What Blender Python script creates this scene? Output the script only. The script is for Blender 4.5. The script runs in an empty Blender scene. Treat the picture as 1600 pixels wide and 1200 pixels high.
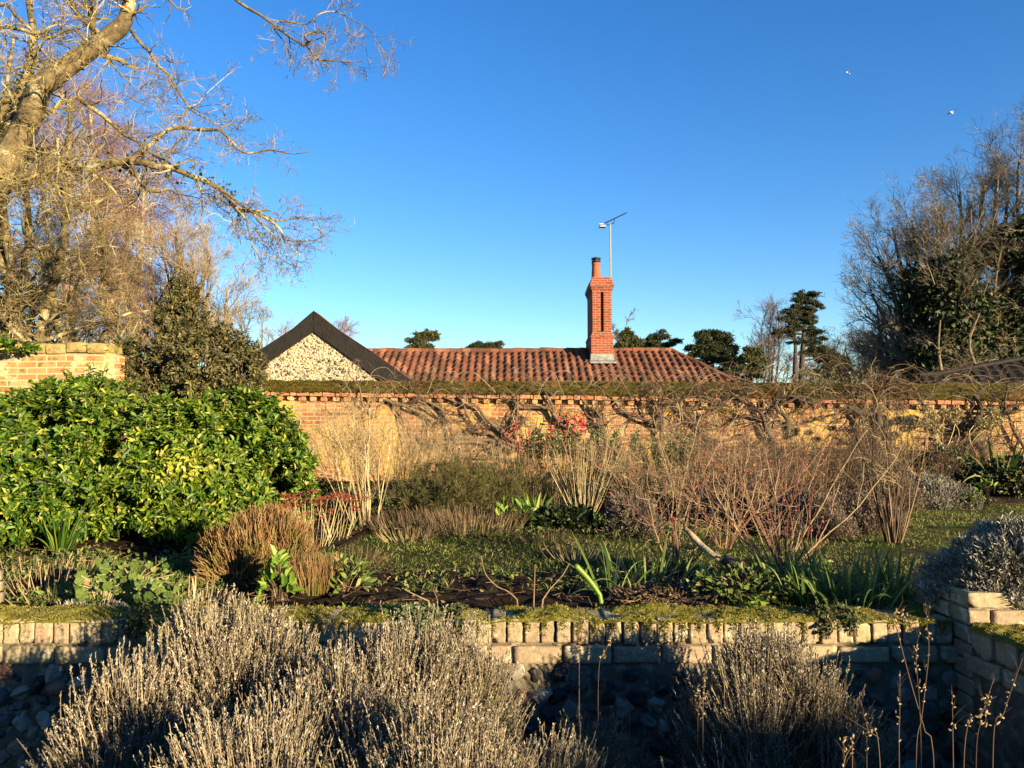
import bpy, bmesh, math, random
import numpy as np
from mathutils import Vector
R_ = math.radians
sc = bpy.context.scene
COL = sc.collection

# ------------------------------------------------------------------ camera, sky, sun, exposure
CAMZ = 1.55
FPX = 1200.0                                   # focal length in pixels of the 1600 px wide photograph
PITCH = math.atan(65 / FPX)
cam = bpy.data.cameras.new("camera")
cam.sensor_width = 36; cam.lens = 36 * FPX / 1600
cam.clip_start = 0.05; cam.clip_end = 3000
co = bpy.data.objects.new("camera", cam); COL.objects.link(co)
co.location = (0, 0, CAMZ); co.rotation_euler = (math.pi / 2 + PITCH, 0, 0)
sc.camera = co
HEDGE_H = 1.75
SUN_AZ, SUN_EL = 44.0, 9.8                    # degrees to the right of straight behind the camera, above the horizon
world = bpy.data.worlds.new("World"); sc.world = world; world.use_nodes = True
wn = world.node_tree.nodes; wl = world.node_tree.links; wn.clear()
sky = wn.new("ShaderNodeTexSky"); sky.sky_type = 'NISHITA'; sky.sun_disc = False
sky.sun_elevation = R_(SUN_EL); sky.sun_rotation = R_(180 - SUN_AZ)
sky.altitude = 0; sky.air_density = 1.0; sky.dust_density = 0.0; sky.ozone_density = 3.0
hs = wn.new("ShaderNodeHueSaturation"); hs.inputs['Saturation'].default_value = 1.25
hs.inputs['Hue'].default_value = 0.512
bg = wn.new("ShaderNodeBackground"); bg.inputs['Strength'].default_value = 0.074
wo = wn.new("ShaderNodeOutputWorld")
wl.new(sky.outputs[0], hs.inputs['Color']); wl.new(hs.outputs[0], bg.inputs['Color']); wl.new(bg.outputs[0], wo.inputs['Surface'])
sun = bpy.data.lights.new("sun", 'SUN'); sun.energy = 5.0; sun.angle = R_(0.5); sun.color = (1.0, 0.80, 0.50)
so = bpy.data.objects.new("sun", sun); COL.objects.link(so)
a, e = R_(SUN_AZ), R_(SUN_EL)
SUNV = Vector((math.sin(a) * math.cos(e), -math.cos(a) * math.cos(e), math.sin(e)))
so.rotation_euler = SUNV.to_track_quat('Z', 'Y').to_euler(); so.location = SUNV * 30
sc.view_settings.view_transform = 'Standard'; sc.view_settings.look = 'None'
sc.view_settings.gamma = 1; sc.view_settings.use_curve_mapping = False
sc.view_settings.exposure = 1.95
try:
    sc.cycles.max_bounces = 6; sc.cycles.diffuse_bounces = 2; sc.cycles.transmission_bounces = 3
    sc.cycles.use_denoising = True
except Exception: pass

# ------------------------------------------------------------------ helpers
ct, st = math.cos(PITCH), math.sin(PITCH)
def at(px, py, D):
    u = (px - 800) / FPX; v = (600 - py) / FPX
    y = ct - v * st; z = st + v * ct
    s = D / y
    return np.array([u * s, D, CAMZ + z * s])
def rs(seed): return np.random.RandomState(seed)
def unit(v): return v / np.maximum(np.linalg.norm(v, axis=-1, keepdims=True), 1e-9)
def vnoise(p, seed=0):
    """cheap smooth 3D value noise, 0..1"""
    p = np.asarray(p, float) + seed * 17.13
    i = np.floor(p).astype(np.int64); f = p - i; f = f * f * (3 - 2 * f)
    def h(a, b, c):
        n = (a * 374761393 + b * 668265263 + c * 2147483647 + seed * 144269) & 0x7fffffff
        n = ((n ^ (n >> 13)) * 1274126177) & 0x7fffffff
        return ((n ^ (n >> 16)) & 0xffff) / 65535.0
    x, y, z = i[..., 0], i[..., 1], i[..., 2]; fx, fy, fz = f[..., 0], f[..., 1], f[..., 2]
    r = 0
    for dx in (0, 1):
        for dy in (0, 1):
            for dz in (0, 1):
                r = r + h(x + dx, y + dy, z + dz) * (fx if dx else 1 - fx) * (fy if dy else 1 - fy) * (fz if dz else 1 - fz)
    return r

class MB:
    def __init__(s): s.v = []; s.f = {3: [], 4: []}; s.m = {3: [], 4: []}; s.n = 0
    def add(s, v, f, mi=0):
        v = np.asarray(v, float).reshape(-1, 3); f = np.asarray(f, np.int64)
        s.v.append(v); k = f.shape[1]; s.f[k].append(f + s.n); s.m[k].append(np.full(len(f), mi, np.int32)); s.n += len(v)
    def build(s, name, mats, parent=None, smooth=False):
        if not isinstance(mats, (list, tuple)): mats = [mats]
        off = np.zeros(3); q = parent
        while q is not None: off = off + np.array(q.location); q = q.parent
        v = (np.concatenate(s.v) if s.v else np.zeros((0, 3))) - off
        me = bpy.data.meshes.new(name)
        loops = []; tot = []; mi = []
        for k in (3, 4):
            if s.f[k]:
                f = np.concatenate(s.f[k]); loops.append(f.ravel()); tot.append(np.full(len(f), k, np.int32)); mi.append(np.concatenate(s.m[k]))
        loops = np.concatenate(loops).astype(np.int32); tot = np.concatenate(tot); mi = np.concatenate(mi)
        me.vertices.add(len(v)); me.vertices.foreach_set('co', v.astype(np.float32).ravel())
        me.loops.add(len(loops)); me.loops.foreach_set('vertex_index', loops)
        me.polygons.add(len(tot)); st_ = np.concatenate([[0], np.cumsum(tot)[:-1]]).astype(np.int32)
        me.polygons.foreach_set('loop_start', st_); me.polygons.foreach_set('loop_total', tot)
        me.polygons.foreach_set('material_index', mi)
        me.polygons.foreach_set('use_smooth', np.full(len(tot), smooth))
        for m in mats: me.materials.append(m)
        me.update(calc_edges=True); me.validate()
        o = bpy.data.objects.new(name, me); COL.objects.link(o)
        if parent is not None: o.parent = parent
        return o
    # ---- shapes
    def tubes(s, P, R, S=3, mi=0):
        P = np.asarray(P, float); N, K = P.shape[:2]
        R = np.broadcast_to(np.asarray(R, float), (N, K))
        T = np.empty_like(P); T[:, 1:-1] = P[:, 2:] - P[:, :-2]; T[:, 0] = P[:, 1] - P[:, 0]; T[:, -1] = P[:, -1] - P[:, -2]
        T = unit(T); A = unit(P[:, -1] - P[:, 0])
        ref = np.where(np.abs(A[:, 2:3]) < 0.8, np.array([[0, 0, 1.0]]), np.array([[0.6, 0.8, 0.0]]))[:, None, :]
        U = unit(np.cross(T, ref)); V = np.cross(T, U)
        an = np.arange(S) * 2 * math.pi / S
        vv = P[:, :, None, :] + R[:, :, None, None] * (np.cos(an)[None, None, :, None] * U[:, :, None, :] + np.sin(an)[None, None, :, None] * V[:, :, None, :])
        idx = np.arange(N * K * S).reshape(N, K, S); nx = np.roll(idx, -1, axis=2)
        f = np.stack([idx[:, :-1], nx[:, :-1], nx[:, 1:], idx[:, 1:]], -1).reshape(-1, 4)
        s.add(vv, f, mi)
    def leaves(s, P, D, Nn, L, W, mi=0, droop=0.15, fold=0.2):
        P = np.asarray(P, float); n = len(P)
        L = np.broadcast_to(np.asarray(L, float), (n,))[:, None]; W = np.broadcast_to(np.asarray(W, float), (n,))[:, None]
        D = unit(D); S = unit(np.cross(D, Nn)); Nn = np.cross(S, D)
        a = P; t = P + D * L - Nn * L * droop
        r1 = P + D * L * .35 + S * W * .45 + Nn * W * fold; l1 = P + D * L * .35 - S * W * .45 + Nn * W * fold
        r2 = P + D * L * .75 + S * W * .38 + Nn * (W * fold - L * droop * .5); l2 = P + D * L * .75 - S * W * .38 + Nn * (W * fold - L * droop * .5)
        vv = np.stack([a, r1, r2, t, l2, l1], 1)
        b = np.arange(n)[:, None] * 6
        s.add(vv, np.concatenate([b + np.array([[0, 1, 2, 3]]), b + np.array([[0, 3, 4, 5]])]), mi)
    def blades(s, P, D, L, W, rng, mi=0, droop=0.25):
        """thin pointed blades, one quad + tip triangle"""
        n = len(P); D = unit(D); L = np.broadcast_to(L, (n,))[:, None]; W = np.broadcast_to(W, (n,))[:, None]
        S = unit(np.cross(D, rng.normal(size=(n, 3))))
        mid = P + D * L * .55; h = D.copy(); h[:, 2] = 0
        tip = P + D * L + h * L * droop - np.array([[0, 0, 1]]) * L * droop * .6
        vv = np.stack([P - S * W / 2, P + S * W / 2, mid + S * W * .4, mid - S * W * .4, tip], 1)
        b = np.arange(n)[:, None] * 5
        base = s.n; s.add(vv, b + np.array([[0, 1, 2, 3]]), mi)
        s.f[3].append(b + np.array([[3, 2, 4]]) + base); s.m[3].append(np.full(n, mi, np.int32))
    def box(s, lo, hi, mi=0):
        x0, y0, z0 = lo; x1, y1, z1 = hi
        v = [(x0, y0, z0), (x1, y0, z0), (x1, y1, z0), (x0, y1, z0), (x0, y0, z1), (x1, y0, z1), (x1, y1, z1), (x0, y1, z1)]
        s.add(v, [(0, 3, 2, 1), (4, 5, 6, 7), (0, 1, 5, 4), (1, 2, 6, 5), (2, 3, 7, 6), (3, 0, 4, 7)], mi)
    def hexa(s, v, mi=0):
        s.add(v, [(0, 3, 2, 1), (4, 5, 6, 7), (0, 1, 5, 4), (1, 2, 6, 5), (2, 3, 7, 6), (3, 0, 4, 7)], mi)
    def grid(s, V, mi=0):
        V = np.asarray(V, float); a, b = V.shape[:2]; idx = np.arange(a * b).reshape(a, b)
        s.add(V, np.stack([idx[:-1, :-1], idx[:-1, 1:], idx[1:, 1:], idx[1:, :-1]], -1).reshape(-1, 4), mi)
    def blobs(s, C, A, seed, sub=2, rough=.25, rot=True, mi=0):
        """irregular stones/lumps: C centres, A half sizes (n,3)"""
        T, F = ico(sub); rng = rs(seed); n = len(C); C = np.asarray(C, float); A = np.asarray(A, float)
        V = T[None] * np.ones((n, 1, 1))
        o = rng.uniform(0, 50, (n, 1, 3))
        V = V * (1 + rough * (vnoise(V * 1.3 + o, 3)[..., None] - .5) * 2 + rough * .4 * (vnoise(V * 3.1 + o, 5)[..., None] - .5) * 2)
        V = V * A[:, None, :]
        if rot:
            th = rng.uniform(-math.pi, math.pi, n) if rot is True else rng.normal(0, rot, n)
            c, q = np.cos(th)[:, None], np.sin(th)[:, None]
            x = V[..., 0] * c - V[..., 2] * q; z = V[..., 0] * q + V[..., 2] * c; V = np.stack([x, V[..., 1], z], -1)
        V = V + C[:, None, :]
        b = (np.arange(n) * len(T))[:, None, None]
        s.add(V.reshape(-1, 3), (F[None] + b).reshape(-1, 3), mi)
    def rbox(s, C, H, seed, n=5, rad=.25, amp=.004, fr=30, mi=0, M=None):
        """rough rounded bricks. C centres, H half sizes"""
        T, F = rcube(n); rng = rs(seed)
        for c, h in zip(C, H):
            c = np.array(c); h = np.array(h); r = rad * h.min()
            inner = np.clip(T * h, -(h - r), (h - r)); d = T * h - inner
            V = inner + unit(d + 1e-9 * T) * r * (np.linalg.norm(d, axis=1, keepdims=True) > 1e-7)
            o = rng.uniform(0, 99, 3)
            dn = unit(T)
            V = V + dn * ((vnoise(V * fr + o, 1)[:, None] - .5) * 2 * amp + (vnoise(V * fr * 3 + o, 2)[:, None] - .5) * amp)
            # chipped corner
            k = rng.randint(0, 8); cor = np.array([(k & 1) * 2 - 1, ((k >> 1) & 1) * 2 - 1, ((k >> 2) & 1) * 2 - 1]) * h
            dist = np.linalg.norm(V - cor, axis=1); q = np.clip(1 - dist / (h.min() * rng.uniform(.3, .9)), 0, 1)[:, None]
            V = V * (1 - .25 * q)
            if M is not None: V = V @ M.T
            s.add(V + c, F, mi)

_ic = {}
def ico(sub):
    if sub not in _ic:
        bm = bmesh.new(); bmesh.ops.create_icosphere(bm, subdivisions=sub, radius=1)
        bm.verts.ensure_lookup_table()
        _ic[sub] = (np.array([v.co[:] for v in bm.verts]), np.array([[v.index for v in f.verts] for f in bm.faces])); bm.free()
    return _ic[sub]
def rcube(n):
    k = ('c', n)
    if k not in _ic:
        bm = bmesh.new(); bmesh.ops.create_cube(bm, size=2); bmesh.ops.subdivide_edges(bm, edges=bm.edges[:], cuts=n, use_grid_fill=True)
        bm.verts.ensure_lookup_table()
        _ic[k] = (np.array([v.co[:] for v in bm.verts]), np.array([[v.index for v in f.verts] for f in bm.faces])); bm.free()
    return _ic[k]

def thing(name, label, cat, loc, group=None):
    o = bpy.data.objects.new(name, None); COL.objects.link(o); o.location = tuple(float(c) for c in loc); o.empty_display_size = .2
    o['label'] = label; o['category'] = cat
    if group: o['group'] = group
    bpy.context.view_layer.update()
    return o
def tag(o, label, cat, group=None, kind=None):
    if label: o['label'] = label
    if cat: o['category'] = cat
    if group: o['group'] = group
    if kind: o['kind'] = kind
    return o

# ------------------------------------------------------------------ materials
def newmat(name):
    m = bpy.data.materials.new(name); m.use_nodes = True; n = m.node_tree.nodes; n.clear()
    out = n.new('ShaderNodeOutputMaterial'); b = n.new('ShaderNodeBsdfPrincipled'); m.node_tree.links.new(b.outputs[0], out.inputs[0])
    return m, n, m.node_tree.links, b, out
ALB = .66        # every colour below is scaled to a real-world albedo
def ramp(n, stops, interp='LINEAR'):
    r = n.new('ShaderNodeValToRGB'); r.color_ramp.interpolation = interp
    e = r.color_ramp.elements
    while len(e) < len(stops): e.new(.5)
    for i, (p, c) in enumerate(stops): e[i].position = p; e[i].color = (*(x * ALB for x in c), 1)
    return r
def mixc(n, l, fac, a, b, t='MIX'):
    m = n.new('ShaderNodeMix'); m.data_type = 'RGBA'; m.blend_type = t
    for sock, val in ((m.inputs['Factor'], fac), (m.inputs[6], a), (m.inputs[7], b)):
        if hasattr(val, 'is_linked') or isinstance(val, bpy.types.NodeSocket): l.new(val, sock)
        elif isinstance(val, (int, float)): sock.default_value = val
        else: sock.default_value = (*(x * (ALB if t == 'MIX' else 1) for x in val), 1)
    return m.outputs[2]
def noise(n, l, scale, detail=4, rough=.6, vec=None, dist=0):
    t = n.new('ShaderNodeTexNoise'); t.inputs['Scale'].default_value = scale; t.inputs['Detail'].default_value = detail
    t.inputs['Roughness'].default_value = rough; t.inputs['Distortion'].default_value = dist
    if vec is None: vec = n.new('ShaderNodeTexCoord').outputs['Object']
    l.new(vec, t.inputs['Vector']); return t.outputs['Fac']
def thr(n, l, x, a, b):
    m = n.new('ShaderNodeMapRange'); m.inputs[1].default_value = a; m.inputs[2].default_value = b; l.new(x, m.inputs[0]); return m.outputs[0]
def bump(n, l, h, b, strength=.5, dist=.01):
    k = n.new('ShaderNodeBump'); k.inputs['Strength'].default_value = strength; k.inputs['Distance'].default_value = dist
    l.new(h, k.inputs['Height']); l.new(k.outputs[0], b.inputs['Normal'])
def plant(name, stops, rough=.6, spec=.3, transl=0.0, patch=None, pscale=3):
    """random colour per leaf / stem, optional large patches of another tone"""
    m, n, l, b, out = newmat(name)
    g = n.new('ShaderNodeNewGeometry'); r = ramp(n, stops); l.new(g.outputs['Random Per Island'], r.inputs[0])
    c = r.outputs[0]
    if patch:
        f = thr(n, l, noise(n, l, pscale, 2), .5, .68); c = mixc(n, l, f, c, patch)
    l.new(c, b.inputs['Base Color']); b.inputs['Roughness'].default_value = rough; b.inputs['Specular IOR Level'].default_value = spec
    if transl > 0:
        t = n.new('ShaderNodeBsdfTranslucent'); l.new(c, t.inputs[0]); mx = n.new('ShaderNodeMixShader'); mx.inputs[0].default_value = transl
        l.new(b.outputs[0], mx.inputs[1]); l.new(t.outputs[0], mx.inputs[2]); l.new(mx.outputs[0], out.inputs[0])
    return m
def bark(name, c1, c2, c3=None, scale=12, rough=.85):
    m, n, l, b, out = newmat(name)
    f = noise(n, l, scale, 6, .7); r = ramp(n, [(.35, c1), (.65, c2)]); l.new(f, r.inputs[0]); c = r.outputs[0]
    if c3:
        c = mixc(n, l, thr(n, l, noise(n, l, scale * .3, 5, .7), .52, .6), c, c3)
    l.new(c, b.inputs['Base Color']); b.inputs['Roughness'].default_value = rough; b.inputs['Specular IOR Level'].default_value = .2
    bump(n, l, noise(n, l, scale * 3, 5), b, .8, .02); return m
def brick(name, stops, mortar, w=.215, h=.069, ms=.007, patches=(), rough=.9, bs=.6, bd=.008, mortar_patch=None):
    m, n, l, b, out = newmat(name)
    tc = n.new('ShaderNodeTexCoord'); sp = n.new('ShaderNodeSeparateXYZ'); l.new(tc.outputs['Object'], sp.inputs[0])
    ad = n.new('ShaderNodeMath'); l.new(sp.outputs[0], ad.inputs[0]); l.new(sp.outputs[1], ad.inputs[1])
    cb = n.new('ShaderNodeCombineXYZ'); l.new(ad.outputs[0], cb.inputs[0]); l.new(sp.outputs[2], cb.inputs[1])
    # slight waviness of the courses
    wv = n.new('ShaderNodeTexNoise'); wv.inputs['Scale'].default_value = 2.2; l.new(tc.outputs['Object'], wv.inputs['Vector'])
    vm = n.new('ShaderNodeVectorMath'); vm.operation = 'SCALE'; vm.inputs['Scale'].default_value = .03; l.new(wv.outputs['Color'], vm.inputs[0])
    va = n.new('ShaderNodeVectorMath'); va.operation = 'ADD'; l.new(cb.outputs[0], va.inputs[0]); l.new(vm.outputs[0], va.inputs[1])
    t = n.new('ShaderNodeTexBrick'); t.inputs['Scale'].default_value = 1; t.inputs['Brick Width'].default_value = w; t.inputs['Row Height'].default_value = h
    t.inputs['Mortar Size'].default_value = ms; t.inputs['Mortar Smooth'].default_value = .3
    t.inputs['Color1'].default_value = (0, 0, 0, 1); t.inputs['Color2'].default_value = (1, 1, 1, 1); t.inputs['Mortar'].default_value = (.5, .5, .5, 1)
    l.new(va.outputs[0], t.inputs['Vector'])
    r = ramp(n, stops); l.new(t.outputs['Color'], r.inputs[0]); c = r.outputs[0]
    c = mixc(n, l, thr(n, l, noise(n, l, 60, 4), .3, .8), c, (.55, .5, .45), 'MULTIPLY')
    for col, sc_, a_, b_ in patches:
        c = mixc(n, l, thr(n, l, noise(n, l, sc_, 6, .72), a_, b_), c, col)
    f = thr(n, l, t.outputs['Fac'], .25, .75)
    c = mixc(n, l, f, c, mortar)
    if mortar_patch:
        col, sc_, a_, b_ = mortar_patch; c = mixc(n, l, thr(n, l, noise(n, l, sc_, 6, .75), a_, b_), c, col)
    l.new(c, b.inputs['Base Color']); b.inputs['Roughness'].default_value = rough; b.inputs['Specular IOR Level'].default_value = .15
    hh = n.new('ShaderNodeMath'); hh.operation = 'MULTIPLY_ADD'; hh.inputs[1].default_value = -1.0; l.new(t.outputs['Fac'], hh.inputs[0])
    l.new(noise(n, l, 45, 5, .7), hh.inputs[2]); bump(n, l, hh.outputs[0], b, bs, bd); return m
def stone(name, stops, patches=(), rough=.85, sc1=30, bd=.01, bs=.6):
    m, n, l, b, out = newmat(name)
    g = n.new('ShaderNodeNewGeometry'); r = ramp(n, stops); l.new(g.outputs['Random Per Island'], r.inputs[0]); c = r.outputs[0]
    c = mixc(n, l, thr(n, l, noise(n, l, sc1, 6, .75), .35, .75), c, (.5, .45, .4), 'MULTIPLY')
    for col, sc_, a_, b_ in patches: c = mixc(n, l, thr(n, l, noise(n, l, sc_, 6, .75), a_, b_), c, col)
    l.new(c, b.inputs['Base Color']); b.inputs['Roughness'].default_value = rough; b.inputs['Specular IOR Level'].default_value = .25
    bump(n, l, noise(n, l, sc1 * 2, 6, .75), b, bs, bd); return m

M = {}
M['wallbrick'] = brick('old_wall_brick', [(0, (.30, .10, .045)), (.3, (.45, .20, .08)), (.55, (.38, .14, .06)), (.8, (.54, .30, .13)), (1, (.22, .12, .07))], (.50, .37, .23), ms=.009,
    patches=[((.60, .38, .08), 1.3, .47, .60), ((.52, .38, .22), 4.5, .56, .70), ((.13, .09, .06), 7, .58, .68), ((.34, .30, .12), 2.3, .60, .66)], mortar_patch=((.30, .20, .12), 1.7, .6, .75))
M['tallbrick'] = brick('lichen_brick', [(0, (.50, .22, .08)), (.4, (.60, .34, .14)), (.7, (.46, .17, .06)), (1, (.58, .40, .20))], (.52, .40, .24), ms=.010,
    patches=[((.58, .36, .11), 1.6, .56, .72), ((.58, .53, .26), 3.6, .54, .60), ((.18, .15, .04), 4.3, .55, .60)])
M['chimbrick'] = brick('chimney_brick', [(0, (.27, .065, .034)), (.5, (.37, .095, .045)), (1, (.20, .055, .035))], (.36, .22, .15), ms=.010, patches=[((.22, .12, .08), 3, .6, .72)])
M['dentil'] = stone('dentil_brick', [(0, (.46, .20, .09)), (.5, (.58, .38, .18)), (1, (.36, .16, .08))], [((.55, .45, .25), 6, .55, .65)])
M['redstring'] = stone('red_string_brick', [(0, (.50, .19, .09)), (.5, (.58, .30, .16)), (1, (.42, .15, .07))], [((.5, .4, .28), 5, .58, .68)])
M['sand'] = stone('weathered_sand_brick', [(0, (.44, .36, .22)), (.35, (.52, .43, .26)), (.7, (.40, .31, .20)), (1, (.50, .36, .24))],
    [((.16, .14, .08), 7, .56, .66), ((.60, .54, .38), 14, .55, .62), ((.20, .20, .05), 4, .60, .70)], sc1=60, bd=.004, bs=.9)
M['mortar'] = stone('old_mortar', [(0, (.20, .16, .11)), (1, (.20, .16, .11))], [((.34, .28, .20), 20, .5, .6), ((.08, .08, .04), 6, .5, .65)], sc1=80)
M['flint'] = stone('flint', [(0, (.03, .03, .03)), (.35, (.08, .08, .085)), (.6, (.17, .16, .15)), (.8, (.30, .26, .20)), (.93, (.45, .40, .33)), (1, (.36, .14, .07))],
    [((.40, .36, .30), 12, .6, .66)], rough=.5, sc1=25)
M['flintgable'] = stone('gable_flint', [(0, (.06, .055, .05)), (.22, (.14, .12, .10)), (.34, (.30, .26, .20)), (.5, (.48, .42, .30)), (.8, (.58, .51, .36)), (.93, (.58, .40, .18)), (1, (.45, .28, .12))],
    [((.62, .56, .42), 9, .58, .64), ((.10, .09, .08), 6, .64, .68)], rough=.6, sc1=20)
M['limemortar'] = stone('lime_mortar', [(0, (.62, .54, .38)), (1, (.62, .54, .38))], [((.60, .46, .20), 1.3, .55, .68)], sc1=60)
M['black'] = bark('black_bargeboard', (.010, .008, .007), (.018, .015, .013), scale=6, rough=.7)
M['lead'] = bark('lead_flashing', (.16, .16, .16), (.34, .34, .32), scale=8, rough=.6)
M['pot'] = bark('terracotta_pot', (.40, .10, .045), (.48, .14, .06), scale=8)
M['metal'] = bark('dull_metal', (.30, .29, .28), (.42, .41, .40), scale=20, rough=.45)
M['white'] = bark('white_plastic', (.75, .75, .72), (.82, .82, .8), scale=20, rough=.5)
M['cowl'] = bark('sooty_cowl', (.015, .014, .013), (.03, .028, .026), scale=10, rough=.5)

def moss(name, a, b_, c, sc_=3):
    m, n, l, b, out = newmat(name)
    r = ramp(n, [(.3, a), (.5, b_), (.68, c)]); l.new(noise(n, l, sc_, 7, .75), r.inputs[0])
    g = n.new('ShaderNodeNewGeometry')
    cc = mixc(n, l, thr(n, l, noise(n, l, sc_ * 18, 4), .35, .7), r.outputs[0], (.45, .45, .4), 'MULTIPLY')
    l.new(cc, b.inputs['Base Color']); b.inputs['Roughness'].default_value = 1; b.inputs['Specular IOR Level'].default_value = .05
    bump(n, l, noise(n, l, sc_ * 40, 5), b, .9, .01); return m
M['moss'] = moss('moss_cushion', (.10, .10, .02), (.27, .25, .04), (.42, .37, .12), 7)
M['mosswall'] = moss('moss_on_tiles', (.32, .13, .04), (.10, .09, .018), (.19, .15, .03), 2.4)
M['mossblade'] = plant('moss_tuft', [(0, (.12, .12, .02)), (.5, (.32, .29, .05)), (.85, (.46, .40, .11)), (1, (.5, .38, .2))], 1, .05, .3)

def ground(name, stops, patches, s1=4, bd=.03):
    m, n, l, b, out = newmat(name)
    r = ramp(n, stops); l.new(noise(n, l, s1, 8, .75), r.inputs[0]); c = r.outputs[0]
    for col, sc_, a_, b_ in patches: c = mixc(n, l, thr(n, l, noise(n, l, sc_, 6, .7), a_, b_), c, col)
    l.new(c, b.inputs['Base Color']); b.inputs['Roughness'].default_value = 1; b.inputs['Specular IOR Level'].default_value = .05
    bump(n, l, noise(n, l, s1 * 8, 6, .75), b, 1, bd); return m
M['soil'] = ground('garden_soil', [(.3, (.022, .015, .010)), (.7, (.07, .048, .03))], [((.13, .09, .05), 14, .6, .68)], 9)
M['lawn'] = ground('lawn_turf', [(.3, (.05, .07, .015)), (.7, (.13, .16, .035))], [((.10, .08, .04), 2, .48, .6), ((.03, .025, .015), 3.3, .52, .62)], 6)
M['grass'] = plant('grass_blade', [(0, (.07, .10, .015)), (.5, (.18, .23, .035)), (.85, (.32, .34, .07)), (1, (.50, .43, .18))], .6, .3, .35, patch=(.20, .17, .06), pscale=1.8)
M['litter'] = plant('dead_leaf', [(0, (.03, .02, .012)), (.5, (.08, .05, .03)), (.85, (.16, .10, .055)), (1, (.34, .24, .14))], .8, .2, .1)

G_choisya = plant('glossy_yellow_green_leaf', [(0, (.02, .05, .006)), (.3, (.05, .12, .01)), (.6, (.11, .21, .016)), (.85, (.22, .32, .025)), (.95, (.42, .44, .05)), (1, (.50, .38, .12))], .5, .35, .3)
G_choisya2 = plant('glossy_yellow_patched_leaf', [(0, (.02, .05, .006)), (.3, (.05, .12, .01)), (.6, (.12, .22, .016)), (.85, (.24, .33, .025)), (.95, (.46, .46, .05)), (1, (.50, .38, .12))], .5, .35, .3, patch=(.17, .25, .022), pscale=3.2)
G_choisya_y = plant('sunny_yellow_leaf', [(0, (.20, .30, .02)), (.5, (.42, .45, .04)), (1, (.60, .55, .12))], .35, .5, .3)
G_dark = plant('dark_evergreen_leaf', [(0, (.018, .028, .008)), (.5, (.045, .060, .016)), (.85, (.10, .105, .03)), (1, (.22, .18, .08))], .55, .3, .1)
G_olivedark = plant('olive_evergreen_leaf', [(0, (.03, .032, .012)), (.5, (.085, .085, .025)), (.85, (.17, .15, .05)), (1, (.34, .26, .12))], .6, .25, .15)
G_ivy = plant('ivy_leaf', [(0, (.012, .022, .006)), (.6, (.03, .05, .012)), (.95, (.07, .09, .02)), (1, (.2, .2, .08))], .6, .25, .1)
G_ivyl = plant('pale_ivy_leaf', [(0, (.05, .08, .02)), (.6, (.12, .16, .05)), (1, (.30, .32, .16))], .45, .4, .2)
G_pine = plant('pine_needles', [(0, (.012, .022, .010)), (.6, (.04, .055, .02)), (1, (.12, .12, .045))], .7, .2, .05)
G_pineo = plant('olive_pine_needles', [(0, (.03, .04, .012)), (.6, (.075, .085, .025)), (1, (.15, .14, .05))], .7, .2, .05)
G_lav = plant('grey_lavender_leaf', [(0, (.10, .085, .06)), (.5, (.31, .26, .185)), (.85, (.56, .48, .36)), (1, (.82, .75, .60))], .85, .1, .15, patch=(.30, .27, .10), pscale=2.2)
G_lavstem = plant('dry_lavender_stem', [(0, (.12, .09, .055)), (.5, (.27, .21, .13)), (1, (.44, .36, .22))], .85, .1)
G_lavbrown = plant('brown_lavender_head', [(0, (.10, .08, .06)), (.5, (.24, .19, .14)), (1, (.42, .34, .25))], .85, .1, .1)
G_silver = plant('silver_leaf', [(0, (.18, .17, .13)), (.6, (.40, .38, .30)), (1, (.62, .58, .46))], .8, .15, .1)
G_lime = plant('lime_green_leaf', [(0, (.10, .20, .02)), (.6, (.22, .36, .04)), (1, (.42, .5, .09))], .4, .4, .35)
G_mallow = plant('mallow_leaf', [(0, (.07, .12, .02)), (.6, (.17, .24, .05)), (.9, (.34, .36, .10)), (1, (.40, .28, .14))], .5, .3, .35)
G_iris = plant('iris_blade', [(0, (.06, .11, .02)), (.6, (.20, .30, .06)), (.9, (.38, .44, .14)), (1, (.55, .5, .25))], .5, .35, .4)
G_deadblade = plant('dead_blade', [(0, (.16, .11, .06)), (1, (.42, .32, .18))], .8, .1, .2)
G_heather = plant('heather_sprig', [(0, (.11, .055, .025)), (.4, (.22, .115, .05)), (.7, (.34, .20, .09)), (1, (.22, .20, .06))], .85, .1, .1, patch=(.17, .15, .04), pscale=3.5)
G_rust = plant('rust_flowerhead', [(0, (.13, .03, .02)), (.6, (.28, .08, .05)), (1, (.38, .14, .08))], .9, .1)
G_red = plant('red_leaf', [(0, (.42, .02, .03)), (.6, (.62, .04, .06)), (1, (.72, .10, .10))], .5, .3, .25)
G_hip = plant('rose_hip', [(0, (.30, .015, .02)), (1, (.45, .03, .03))], .3, .5)
G_olive = plant('olive_feathery_leaf', [(0, (.05, .055, .018)), (.6, (.12, .12, .04)), (1, (.24, .20, .08))], .8, .1, .15)
T_tan = plant('tan_twig', [(0, (.16, .115, .06)), (.5, (.32, .23, .12)), (1, (.50, .38, .20))], .8, .15)
T_straw = plant('straw_stem', [(0, (.28, .21, .10)), (.6, (.46, .37, .19)), (1, (.62, .52, .30))], .8, .15)
T_brown = plant('brown_twig', [(0, (.05, .032, .022)), (.6, (.14, .09, .055)), (1, (.32, .22, .13))], .85, .15)
T_grey = plant('grey_twig', [(0, (.10, .085, .065)), (.6, (.21, .18, .13)), (1, (.34, .29, .21))], .85, .15)
T_red = plant('red_rose_stem', [(0, (.15, .05, .035)), (.35, (.24, .12, .07)), (.6, (.27, .18, .10)), (1, (.40, .29, .15))], .6, .3)
T_birch = plant('birch_twig', [(0, (.12, .055, .045)), (.6, (.25, .125, .09)), (1, (.38, .22, .15))], .85, .1)
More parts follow.
